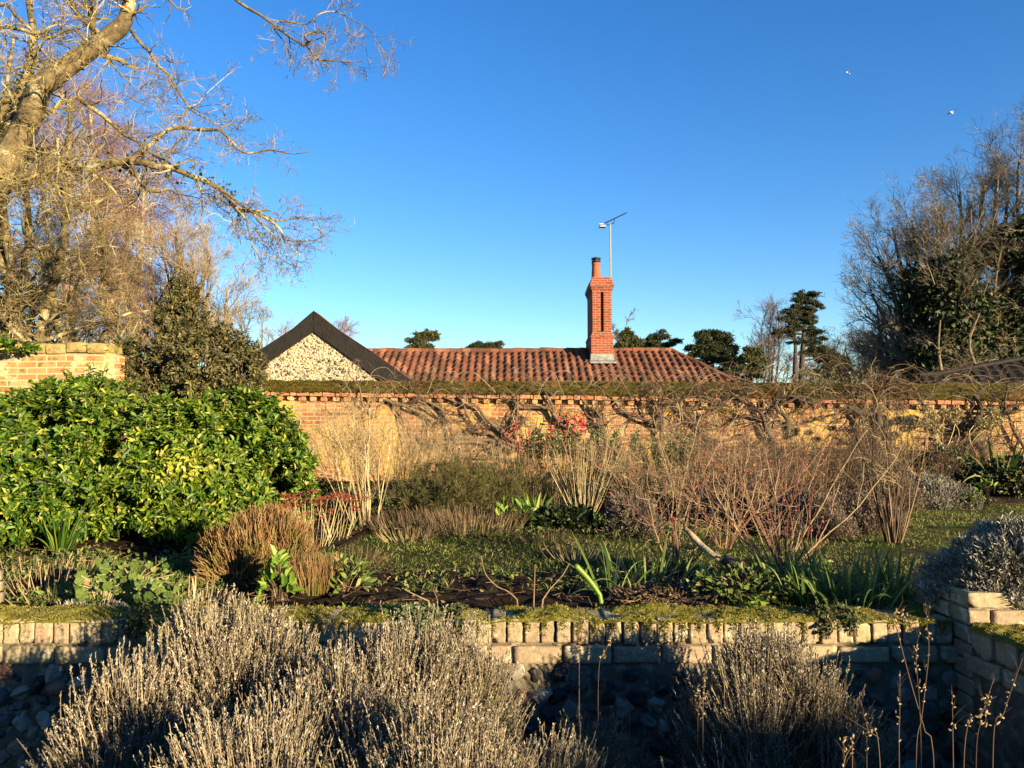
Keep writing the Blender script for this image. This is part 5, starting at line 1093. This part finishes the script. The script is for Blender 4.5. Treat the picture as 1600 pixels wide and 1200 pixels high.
clump('evergreen_shrub', 'dark mound of leaves left of the strappy plant at right', 1515, 10.6, .55, .45, 3600, .06, .035, G_ivy, 353, cat='shrub')
straps('strap_leaf_plant', 'large clump of arching sword leaves below the rightmost climber', 1560, 10.3, 90, .95, .04, G_iris, 354, 50, droop=.5, W0=.2)
clump('sprout', 'small yellow green sprout on the lawn edge at right', 1540, 9.0, .10, .3, 90, .07, .03, G_lime, 355)
clump('sprout', 'second pale sprout just left of the yellow green one', 1508, 9.0, .08, .18, 60, .06, .02, G_mallow, 356)
# dried flower heads
rng = rs(360)
hd = [(p[0] / 3 + 1200, p[1] / 3 + 460) for p in ((745, 545), (770, 570), (715, 605), (750, 590), (765, 630), (795, 630), (830, 555), (885, 550), (870, 590), (1000, 605), (1050, 550), (1075, 590), (1045, 615))]
base = np.array(bp(1480, 11.9)); root = thing('dried_hydrangea', 'group of pale round dried flower heads on stalks before the right wall', 'plant', base)
b = MB(); hp = np.array([at(x, y, 11.9) for x, y in hd]); b.tubes(np.array([crom([base + [rng.normal(0, .3), 0, 0], (base + p) / 2 + [rng.normal(0, .1), 0, .2], p], 8) for p in hp]), .006, 4); b.build('stems', T_straw, root)
for p in hp:
    b = MB(); m = 170; q_ = rdir(rng, m) * np.array([.085, .06, .052]) * rng.uniform(.8, 1.1, (m, 1)); b.leaves(p + q_, rdir(rng, m) + unit(q_), unit(q_) + rdir(rng, m) * .3, .032, .030); b.build('flower_head', plant('dried_floret', [(0, (.30, .22, .10)), (.6, (.50, .42, .20)), (1, (.60, .54, .30))], .8, .1, .2) if 'FLO' not in globals() else FLO, root)
    FLO = bpy.data.materials['dried_floret']
hd = [(p[0] / 4.615 + 1220, p[1] / 4.615 + 600) for p in ((105, 335), (200, 350), (370, 320), (515, 335), (50, 385), (260, 400), (430, 425), (100, 360))]
base = np.array(bp(1290, 9.7)); root = thing('fuzzy_seedheads', 'grey fuzzy round seed heads on thin stems left of the fan tree', 'plant', base)
b = MB(); hp = np.array([at(x, y, 9.7) for x, y in hd]); b.tubes(np.array([crom([base + [rng.normal(0, .3), 0, 0], (base + p) / 2 + [rng.normal(0, .1), 0, 0], p], 8) for p in hp]), .004, 4); b.build('stems', T_brown, root)
for p in hp:
    b = MB(); m = 420; d_ = rdir(rng, m); b.tubes(np.stack([p + d_ * .01, p + d_ * rng.uniform(.03, .06, (m, 1)) * np.array([1.2, 1, .8])], 1), .0018, 3); b.build('flower_head', T_brown, root)
# multi stemmed shrub, roses
twiggy('multi_stem_shrub', 'bare tan multi stemmed shrub standing on the lawn edge left of the silver lavender', 1392, 6.2, 26, 1.15, 17, 371, T_brown, T_tan, r=.0055, tw=(4, 3, 2), L=.32, W0=.06, tw0=.35, wig=.06)
def rose(label, base_px, D, traces, seed, n_extra=11, H=1.0, spread=40, lean=(0, 0, 0), hips=12):
    rng = rs(seed); p0 = np.array(bp(base_px, D)); root = thing('rose_bush', label, 'rose bush', p0, 'bare rose bushes'); K = 16
    S_ = [crom([p0 + rng.normal(size=3) * [.03, .03, 0]] + [at(x, y, D + dy) for x, y, dy in t], K) for t in traces]
    Rr = [np.linspace(.0050, .0018, K)] * len(S_); F_, FR = fan(p0, n_extra, rng, H, spread, W0=.06, K=K, r=.0048, up=.03, wig=.09, lean=lean, Hsd=.2)
    P = jitter_path(np.concatenate([np.array(S_), F_]), .015, seed, 6); Rr = np.concatenate([np.array(Rr), FR]); b = MB(); b.tubes(P, Rr, 5); b.build('canes', T_red, root)
    b = MB(); c1, r1 = grow(P, Rr, 3, rng, t=(.15, 1), ang=(42, 12), L=.34, K=6, wig=.2, up=.03, rr=.6, rmin=.002); b.tubes(c1, r1, 4); c2, r2 = grow(c1, r1, 2, rng, ang=(42, 12), L=.17, K=5, wig=.2, up=.05, rr=.6, rmin=.0015); b.tubes(c2, r2, 3)
    c3_, r3 = grow(c2, r2, 2, rng, ang=(40, 12), L=.07, K=4, wig=.15, up=.05, rr=.6, rmin=.0012); b.tubes(c3_, r3, 3)
    p, t_ = pts_on(P, 1800, rng); b.blades(p, rdir(rng, 1800), .010, .004, rng); b.build('twigs', T_red, root)
    p, t_ = pts_on(c2, hips, rng, (.7, 1)); add_hips(root, p)
    return root
rose('left bare red stemmed rose bush rising from the front bed', 1052, 5.0, [[(1040, 850, 0), (1010, 815, .1), (965, 760, .2), (905, 700, .3)], [(1045, 850, 0), (1035, 830, 0), (990, 790, 0), (960, 735, .1)], [(1048, 860, 0), (1050, 780, .1), (1040, 720, .1), (1020, 650, .2)], [(1060, 860, 0), (1075, 790, .2), (1110, 720, .2), (1160, 630, .3)], [(1055, 860, 0), (1060, 790, .2), (1080, 700, .2), (1100, 640, .3)], [(1052, 860, 0), (1095, 850, .2), (1140, 750, .2)]], 381)
rose('right bare red stemmed rose bush with hips beside the iris leaves', 1222, 4.7, [[(1220, 900, 0), (1190, 830, 0), (1165, 760, .1), (1150, 680, .2)], [(1225, 900, 0), (1240, 830, 0), (1215, 740, .1), (1210, 650, .1)], [(1228, 910, 0), (1260, 870, 0), (1320, 810, .1), (1380, 740, .2), (1428, 672, .2)], [(1228, 900, 0), (1260, 830, 0), (1300, 760, .1), (1355, 670, .2)], [(1225, 900, 0), (1250, 840, 0), (1260, 770, .2), (1290, 690, .2)], [(1218, 905, 0), (1180, 860, 0), (1150, 820, -.1), (1120, 740, 0)]], 382, n_extra=17, hips=18)
rose('small rose bush between and behind the two larger ones', 1130, 5.9, [[(1120, 820, 0), (1100, 760, 0), (1090, 690, .1)], [(1135, 810, 0), (1140, 740, 0), (1150, 670, .1)]], 383, n_extra=14, H=.9)
rng = rs(384); root = thing('pruned_branch', 'thick bare pruned branch curving up from a knotted stump among roses', 'branch', bp(1182, 4.35))
bq = [(960 + x / 4, 640 + y / 4) for x, y in ((905, 1190), (880, 1110), (840, 1040), (790, 990), (740, 955), (680, 940), (640, 925), (580, 880), (530, 835), (485, 785), (445, 748))]
P = path(bq, [4.3, 4.3, 4.3, 4.32, 4.35, 4.4, 4.4, 4.45, 4.5, 4.52, 4.55], 40); P[0, 2] = GZ - .02; u = np.linspace(0, 1, 40)
b = MB(); Rr = np.interp(u, [0, .25, .45, .55, 1], [.028, .036, .030, .021, .014]) * (1 + .35 * (vnoise(P * 30, 4) - .5)); b.tubes([P[:22]], [Rr[:22]], 10); b.build('stump', B_dark, root, smooth=True)
b = MB(); b.tubes([P[20:]], [Rr[20:]], 10); e_ = P[-1]; b.blobs([e_], [(.0135, .0135, .0135)], 1, sub=2, rough=.05); b.build('branch', B_cut, root, smooth=True)
b = MB(); q1, s1 = grow(P[None, :24], Rr[None, :24], 14, rng, ang=(60, 15), L=.12, K=4, wig=.2, rmin=.003, rr=.3); b.tubes(q1, s1, 4); b.build('twigs', T_brown, root)
# irises and greens in the front bed
straps('iris_clump', 'clump of bright green iris leaves left of the brick pier', 1320, 4.0, 130, .36, .014, G_iris, 391, 48, droop=.35, W0=.26, cat='iris', dead=90, group='iris clumps')
straps('iris_clump', 'upright iris leaves touching the left side of the brick pier', 1390, 4.0, 90, .34, .014, G_iris, 392, 42, droop=.4, W0=.14, cat='iris', dead=40, group='iris clumps')
straps('iris_clump', 'iris leaves at the foot of the right rose bush', 1255, 4.1, 70, .32, .014, G_iris, 393, 45, droop=.35, W0=.2, cat='iris', dead=80, group='iris clumps')
straps('iris_clump', 'shaded iris leaves at the foot of the left rose bush', 1010, 4.4, 44, .36, .014, G_iris, 394, 45, droop=.4, W0=.24, cat='iris', dead=90, group='iris clumps')
straps('iris_clump', 'few long arching leaves left of the left rose bush', 955, 4.2, 14, .44, .014, G_iris, 395, 55, droop=.6, W0=.1, cat='iris', group='iris clumps')
root = thing('cut_stalk', 'single thick yellow green cut stalk leaning left over the soil', 'stalk', at(941, 937, 3.9)); b = MB(); q = path([(943, 938), (922, 908), (901, 885)], 3.9, 8); q[0, 2] = GZ - .02; b.tubes([q], [np.linspace(.012, .015, 8)], 8); b.blobs([q[-1]], [(.014, .014, .014)], 2, sub=2, rough=.05); b.build('stem', G_lime, root, smooth=True)
clump('ivy_patch', 'bright lobed green leaves on the soil in front of the pruned branch', 1128, 3.95, .20, .12, 150, .05, .045, G_lime, 396)
clump('ivy_patch', 'mid green leaves around the foot of the pruned branch', 1160, 4.1, .28, .18, 420, .045, .03, G_mallow, 397)
clump('brown_weeds', 'rusty brown dry weeds under the left rose bush', 1050, 4.05, .35, .10, 700, .04, .015, M['litter'], 398)
# heather, arum, mallow
rng = rs(400); p0 = np.array(bp(408, 4.75)); root = thing('heather', 'rounded orange brown heather mound beside the bright green arum', 'heather', p0)
n = 5200; d = rdir(rng, n); d[:, 2] = np.abs(d[:, 2]); lump = 1 + (vnoise(d * 2.6, 5) - .5) * .45
tip = p0 + d * np.array([.37, .30, .42]) * (lump * rng.uniform(.6, 1.05, n))[:, None]; root_pts = p0 + d * np.array([.16, .12, .05]); mid = (tip + root_pts) / 2 + rng.normal(size=(n, 3)) * .02 + d * np.array([.05, .05, -.03])
b = MB(); b.tubes(np.stack([root_pts, mid, tip, tip + unit(tip - mid) * .03 + rng.normal(size=(n, 3)) * .01], 1), np.array([[.0022, .002, .0024, .001]]), 3)
P = np.concatenate([tip - (tip - mid) * rng.uniform(0, .9, (n, 1)) for _ in range(5)]); m = len(P); b.leaves(P, np.tile(unit(tip - mid), (5, 1)) + rdir(rng, m) * .6, rdir(rng, m), .013, .004); b.build('sprigs', G_heather, root)
clump('arum', 'bright lime green arum leaves in front of the heather', 440, 4.15, .09, .25, 120, .065, .038, G_lime, 401, up=.3)
clump('arum', 'darker green leaves right of the heather', 545, 4.35, .13, .16, 160, .055, .03, G_mallow, 402)
tuftgrass('dry_tuft', 'orange tuft of dry stems at the right foot of the heather', 495, 4.35, 420, .22, 18, .10, G_heather, 403)
straps('strap_leaf_plant', 'small bright green seedling on the coping edge right of the heather', 552, 3.85, 12, .10, .02, G_lime, 404, 50)
def mallow(name, label, px, D, rx, h, n, seed, base=None):
    rng = rs(seed); p0 = np.array(bp(px, D)); root = thing(name, label, 'plant', p0, 'mallow plants'); th = rng.uniform(0, 2 * math.pi, n); q = np.sqrt(rng.uniform(0, 1, n))
    P = p0 + np.stack([np.cos(th) * q * rx, np.sin(th) * q * rx * .5, h * rng.uniform(.2, 1, n)], 1); b = MB(); b.tubes(np.stack([p0 + (P - p0) * .2 * [1, 1, 0], (p0 + P) / 2 + UP * h * .25, P], 1), .0022, 4); b.build('stems', T_straw, root)
    b = MB(); nm = unit(rdir(rng, n) * .5 + UP * .6 + np.array([.3, -.6, 0])); K = 10; R0 = rng.uniform(.014, .030, n); u = unit(np.cross(nm, rdir(rng, n))); v = np.cross(nm, u); an = np.linspace(0, 2 * math.pi, K, endpoint=False)
    rim = P[:, None] + R0[:, None, None] * (1 + .10 * np.cos(an * 5)[None, :, None]) * (np.cos(an)[None, :, None] * u[:, None] + np.sin(an)[None, :, None] * v[:, None]) + nm[:, None] * (R0[:, None, None] * .22 * np.cos(an * 5)[None, :, None] + R0[:, None, None] * .2)
    V = np.concatenate([P[:, None], rim], 1); i0 = np.arange(n)[:, None] * (K + 1); f = np.concatenate([i0 + np.array([[0, 1 + k, 1 + (k + 1) % K]]) for k in range(K)]); b.add(V.reshape(-1, 3), f); b.build('leaves', G_mallow, root); return root
mallow('mallow', 'round leafed mallow just behind the coping left of centre', 262, 3.86, .16, .15, 46, 411)
mallow('mallow', 'loose mallow with withered brown stalks further back on the left', 215, 4.1, .26, .20, 60, 412)
mallow('mallow', 'mallow leaves between the post stub and the others', 168, 4.0, .16, .16, 34, 413)
rng = rs(414)
for px_, lab in ((180, 'pair of tiny silver shoots beside the moss on the left coping'), (118, 'small silver grey tuft growing behind the left coping')):
    lav_mound('silver_tuft', lab, px_, 3.82, .09, .07, 160, 415 + px_, T_grey, G_silver, L=.05, cat='plant', leaf=(.02, .005))
tuftgrass('dry_tuft', 'pale dry broken stems behind the coping near the left edge', 95, 4.3, 60, .20, 45, .30, T_tan, 418)
tuftgrass('dry_tuft', 'straw coloured dead stalks on the left bed', 60, 4.6, 90, .16, 50, .5, T_tan, 419)
tuftgrass('cut_stalk_clump', 'few short upright cut stalks beside the mallow', 300, 4.1, 12, .16, 14, .12, T_tan, 420, r=.004, cat='stalk')
def shoot(label, px, D, pts, seed, r=.0035, m=T_red, name='bare_shoot'):
    root = thing(name, label, 'shoot', (at(pts[0][0], pts[0][1], D)[0], D, GZ)); P = path(pts, D, 20); P[0, 2] = GZ - .02; b = MB(); b.tubes([P], [np.linspace(r, r * .45, 20)], 5)
    rg = rs(seed); q1, s1 = grow(P[None], np.full((1, 20), r), 7, rg, ang=(50, 10), L=.025, K=3, rmin=.001); b.tubes(q1, s1, 3); b.build('stem', m, root)
shoot('thin red shoot curling up and left above the coping', 0, 3.85, [(811, 940), (795, 925), (775, 915), (758, 895), (752, 870)], 431)
shoot('short straight red shoot standing on the soil in the middle', 0, 3.9, [(834, 940), (835, 915), (836, 882)], 432)
shoot('forked brown shoot leaning right beside the straight red one', 0, 3.9, [(846, 940), (860, 920), (878, 900), (890, 880)], 433, m=T_tan)
shoot('dead tan twig leaning left over the coping near the lavender', 0, 3.85, [(672, 940), (650, 930), (628, 919)], 434, m=T_tan)
shoot('short dark twig beside the leaning tan twig', 0, 3.9, [(684, 940), (676, 918), (667, 905)], 435, m=T_brown)
# ivy trailing over the coping
for i, (px_, w_, h_, n, lab) in enumerate(((650, 40, 30, 420, 'small leaved ivy spilling over the coping right of the big lavender'), (715, 12, 28, 150, 'narrow strand of ivy hanging over the sunlit coping bricks'), (1290, 14, 30, 140, 'ivy strand hanging over the coping left of the pier'), (1328, 12, 26, 110, 'last ivy strand on the coping nearest the pier'), (215, 22, 34, 220, 'ivy hanging in shadow over the left coping'))):
    rng = rs(440 + i); c = at(px_, 955, 3.5); root = thing('ivy', lab, 'ivy', (c[0], 3.62, RT)); k = 3.5 / 1200
    x = rng.normal(0, w_ * .5 * k, n); t = rng.uniform(0, 1, n); P = np.stack([c[0] + x, 3.60 - .12 * np.minimum(t * 2, 1) + rng.normal(0, .008, n), RT + .035 - np.maximum(t - .35, 0) * h_ * 1.6 * k + rng.normal(0, .006, n)], 1)
    b = MB(); b.leaves(P, rdir(rng, n) - UP * .3, rdir(rng, n) * .5 + np.array([.2, -1, .5]), rng.uniform(.012, .026, n), rng.uniform(.010, .02, n)); b.build('leaves', G_ivyl if i == 0 else G_dark, root)
    S_ = np.array([crom([[c[0] + rng.normal(0, w_ * .4 * k), 3.62, RT + .02], [c[0] + rng.normal(0, w_ * .4 * k), 3.50, RT + .01], [c[0] + rng.normal(0, w_ * .5 * k), 3.485, RT - h_ * k]], 6) for _ in range(8)]); b = MB(); b.tubes(S_, .0018, 4); b.build('stems', T_brown, root)

# ================================================================== FOREGROUND LAVENDERS
def big_lavender(label, X, Y, R, H, ntuft, nst, seed, m1=G_lavstem, m2=G_lav, sl=.26, flat=.45, group='dry lavender bushes', z0=0., hs_=.5):
    rng = rs(seed); p0 = np.array([X, Y, z0]); root = thing('lavender', label, 'lavender', p0, group)
    th = rng.uniform(0, 2 * math.pi, ntuft); q = np.sqrt(rng.uniform(0, 1, ntuft)) ** .9
    C = np.stack([X + np.cos(th) * q * R, Y + np.sin(th) * q * R * .8, z0 + H * (1 - flat * q ** 2.2) * rng.uniform(.74, 1.03, ntuft)], 1)
    ax = unit(np.stack([np.cos(th) * q * .55, np.sin(th) * q * .45, np.ones(ntuft)], 1) + rng.normal(size=(ntuft, 3)) * np.array([.2, .2, .05]))
    Lt = sl * rng.uniform(.8, 1.3, ntuft); B0 = C - ax * Lt[:, None]
    wood = np.stack([crom([p0 + (B0[i] - p0) * [.12, .12, .03], p0 + (B0[i] - p0) * [.5, .5, .45], B0[i]], 6) for i in range(ntuft)]); b = MB(); b.tubes(wood, np.linspace(.008, .0035, 6)[None], 4); b.build('woody_base', T_brown, root)
    i = np.repeat(np.arange(ntuft), nst); n = len(i); a_ = ax[i]; g_ = rng.normal(size=(n, 3)) * .21; d = unit(a_ + g_); Ls = Lt[i] * rng.uniform(.72, 1.12, n)
    s0 = B0[i] + rng.normal(size=(n, 3)) * .008; bend = rng.normal(size=(n, 3)) * .028; bend[:, 2] *= .3
    p1 = s0 + d * (Ls * .4)[:, None] + bend; d2 = unit(d + UP * .25); p2 = p1 + d2 * (Ls * .3)[:, None]; p3 = p2 + unit(d2 + UP * .15) * (Ls * .3)[:, None]
    b = MB(); b.tubes(np.stack([s0, p1, p2, p3], 1), np.array([[.0016, .0013, .0011, .0009]]), 3)
    m = n // 14; j = rng.randint(0, n, m); a0 = p1[j]; dd = rdir(rng, m) + np.array([0, 0, .2]); Lb = rng.uniform(.04, .16, (m, 1)); b.tubes(np.stack([a0, a0 + unit(dd) * Lb * .5, a0 + unit(dd + rdir(rng, m) * .5) * Lb], 1), .0011, 3)   # broken and fallen stems
    b.build('stems', m1, root)
    # leaves and spent heads along the stems
    hd_ = rng.uniform(0, 1, n) < hs_; P = []; D_ = []; L_ = []; W_ = []
    for j in range(12):
        t = rng.uniform(0, 1, n)[:, None] ** .7; p = p1 * (1 - t) + p3 * t; P.append(p); D_.append(unit(p3 - p1) + rdir(rng, n) * .55); L_.append(rng.uniform(.007, .016, n)); W_.append(np.full(n, .0036))
    k = np.where(hd_)[0]
    for j in range(9):
        t = rng.uniform(0, 1, len(k))[:, None]; p = p3[k] - (p3[k] - p2[k]) * t * .45; P.append(p + rng.normal(size=(len(k), 3)) * .001); D_.append(unit(p3[k] - p2[k]) + rdir(rng, len(k)) * .6); L_.append(rng.uniform(.006, .011, len(k))); W_.append(rng.uniform(.003, .006, len(k)))
    P = np.concatenate(P); D_ = np.concatenate(D_); L_ = np.concatenate(L_); W_ = np.concatenate(W_); b = MB(); b.leaves(P, D_, rdir(rng, len(P)), L_, W_); b.build('foliage', m2, root); return root
def XP(px, D): return (px - 800) / 1200 * D
big_lavender('tall dry lavender bush reaching above the coping left of centre', XP(370, 2.95), 2.95, .44, .91, 110, 46, 501)
big_lavender('dry lavender bush in front of the ivy just left of the sunlit coping', XP(630, 2.9), 2.9, .44, .90, 110, 46, 502)
big_lavender('lower dry lavender bush at the far left with a separate pale fan of stems', XP(235, 2.65), 2.65, .33, .76, 80, 44, 503)
big_lavender('silvery lavender bush at the bottom edge left of centre', XP(400, 2.15), 2.15, .37, .80, 80, 46, 504, hs_=.2)
big_lavender('silvery lavender bush at the bottom edge below the middle of the coping', XP(690, 2.15), 2.15, .40, .80, 85, 46, 505, hs_=.2)
big_lavender('half shaded dry lavender bush in front of the coping at right', XP(1205, 3.0), 3.0, .35, .80, 85, 44, 506)
big_lavender('shaded lavender bush at the bottom right of centre', XP(1130, 2.3), 2.35, .34, .50, 60, 40, 507, hs_=.2)
big_lavender('shaded low lavender bush at the foot of the side wall', XP(1480, 2.3), 2.3, .36, .34, 50, 40, 508, hs_=.2)
big_lavender('dark shaded low lavender at the bottom left corner', XP(60, 2.2), 2.2, .30, .36, 50, 36, 509, hs_=.2)
big_lavender('spent brown stems left of the half shaded lavender under the coping', XP(920, 3.1), 3.12, .22, .42, 30, 24, 510)
big_lavender('low greyish lavender bush filling the gap at the bottom centre', XP(850, 2.6), 2.6, .30, .56, 60, 42, 511, hs_=.2)
big_lavender('dry lavender bush in the middle of the foreground mass behind the silvery ones', XP(520, 2.55), 2.55, .36, .80, 80, 44, 512)
# silver lavender on the pier
lav_mound('lavender', 'rounded silver grey lavender growing on top of the brick pier', 0, 0, .47, .33, 3600, 520, T_grey, G_silver, base=(2.40, 3.60, .78), ry=.28, L=.08, leaf=(.030, .0055), nleaf=12)
# tall dry flower stalks in the near right corner
def c8(*p): return [(1000 + x / 2.667, 780 + y / 2.667) for x, y in p]
def stalks(name, label, lines, D, seed, pods=True, m=T_brown):
    rng = rs(seed); b = MB(); pod = []; first = None
    for i, ln in enumerate(lines):
        pts = [at(x, y, D + .05 * i) for x, y in ln]; g0 = pts[0].copy(); g0[2] = 0; g0[1] += .02; P = crom([g0] + pts, 30); first = g0 if first is None else first
        b.tubes([P], [np.linspace(.0017, .0008, 30)], 5); k = rng.randint(12, 29, 22 if pods else 8); pod.append(P[k] + rng.normal(size=(len(k), 3)) * .004)
        q1, s1 = grow(P[None, 10:], np.full((1, 20), .0018), 5, rng, ang=(25, 8), L=.06, K=4, rmin=.0008); b.tubes(q1, s1, 3)
    root = thing(name, label, 'dry stalk', first, 'dry flower stalks'); pod = np.concatenate(pod); n = len(pod)
    b.blobs(pod, np.stack([rng.uniform(.0015, .0035, n)] * 2 + [rng.uniform(.003, .008, n)], 1), seed, sub=1, rough=.4, mi=1); b.build('stem', [m, T_tan], root, smooth=True)
stalks('flower_stalk', 'tallest dry hooked flower stalk with seed pods in front of the pier shadow', [c8((1225, 1119), (1185, 960), (1130, 770), (1085, 600), (1062, 500), (1072, 470), (1100, 480), (1125, 540))], 2.0, 601)
stalks('flower_stalk', 'dry stalk whose podded tip ends at the foot of the pier', [c8((1150, 1119), (1175, 900), (1203, 640), (1195, 520), (1190, 440)), c8((1170, 1000), (1150, 660), (1166, 550))], 2.1, 602)
stalks('flower_stalk', 'straight plain dry stalk left of the hooked one', [c8((1080, 1119), (1082, 900), (1083, 715))], 2.0, 603, pods=False)
stalks('flower_stalk', 'thin leaning dry stalk below the half shaded lavender', [c8((1000, 1110), (950, 960), (920, 840)), c8((945, 1100), (948, 960))], 1.9, 604, pods=False)
stalks('flower_stalk', 'long brown dry stalk sloping up to the right frame edge', [c8((1470, 1090), (1520, 880), (1595, 660))], 1.8, 605, pods=False)
stalks('flower_stalk', 'podded dry stalk branching in front of the side wall', [c8((1350, 1080), (1430, 880), (1475, 745)), c8((1400, 1100), (1440, 920), (1430, 820))], 1.9, 606)
stalks('flower_stalk', 'plain upright dry stalk between the podded ones', [c8((1305, 1100), (1303, 950), (1300, 800))], 1.9, 607, pods=False)
stalks('flower_stalk', 'podded dry stalk left of the half shaded lavender', [c8((262, 1000), (265, 800), (275, 660)), c8((240, 1000), (245, 850), (240, 780))], 2.6, 608)
stalks('flower_stalk', 'short dry stalks at the bottom edge left of the hooked one', [c8((885, 1119), (882, 1060), (880, 1010)), c8((850, 1119), (850, 1040))], 1.8, 609, pods=False)
stalks('flower_stalk', 'faint seed stalk before the shaded flints', [[(905, 1040), (908, 1000), (912, 960)], [(935, 1060), (945, 1020), (958, 985)]], 2.9, 610)

# ================================================================== BIRDS
def gull(label, px, py, D, roll, seed):
    c = at(px, py, D); root = thing('gull', label, 'bird', c, 'distant flying birds'); b = MB(); s_ = D / 1200 * 1.25
    yaw = np.array([.8, .6, 0]); side = np.array([-.6 * math.cos(roll), .8 * math.cos(roll), math.sin(roll)]); prof = [(-4, .1), (-3, .7), (-1, 1.1), (1.5, 1.0), (2.8, .7), (3.6, .5), (4.3, .1)]
    P = np.array([c + yaw * x * s_ for x, r_ in prof]); b.tubes([P], [np.array([r_ for x, r_ in prof]) * s_], 8); b.build('body', M['white'], root, smooth=True)
    for sg in (-1, 1):
        b = MB(); V = []
        for t, ch_, up_ in ((0, 1.6, 0), (.35, 1.5, 1.2), (.7, 1.1, 1.3), (1, .2, .9)):
            o_ = c + side * sg * t * 6.5 * s_ + UP * up_ * s_; V.append([o_ + yaw * ch_ * s_, o_ - yaw * ch_ * s_ + np.array([0, 0, -.1 * s_])])
        V = np.array(V); b.grid(V); b.grid(V + np.array([0, 0, .18 * s_])); b.build('wing', M['metal'], root)
gull('left of two small pale gulls flying high in the blue sky', 1325, 114, 90, .6, 1)
gull('right and lower of two small pale gulls in the blue sky', 1487, 176, 110, -.3, 2)

# ================================================================== HEDGE BEHIND THE CAMERA (it shades the lower garden)
rng = rs(700); root = thing('hedge', 'clipped garden hedge standing behind the viewpoint', 'hedge', (4, -3, 0))
b = MB(); HX = np.linspace(-4, 16, 120); top = HEDGE_H + .05 + np.interp(HX, [2.6, 3.6, 5.9, 6.3], [.16, 0, 0, .13]) + (vnoise(np.stack([HX * 1.3, HX * 0, HX * 0], -1), 3) - .5) * .16
b.grid(np.stack([np.stack([HX, 0 * HX + y_, z_], -1) for y_, z_ in ((-3.0, 0 * HX), (-3.0, top - .06), (-3.7, top - .06), (-3.7, 0 * HX))])); b.build('core', G_ivy, root)
b = MB(); n = 26000; x = rng.uniform(-4, 16, n); tt = np.interp(x, HX, top); f_ = rng.uniform(0, 1, n) < .6; P = np.stack([x, np.where(f_, -3.0 + rng.normal(0, .04, n), rng.uniform(-3.7, -3, n)), np.where(f_, rng.uniform(0, 1, n) * tt, tt + rng.normal(-.03, .04, n))], 1)
b.leaves(P, rdir(rng, n), rdir(rng, n), .05, .03); b.build('foliage', G_dark, root)
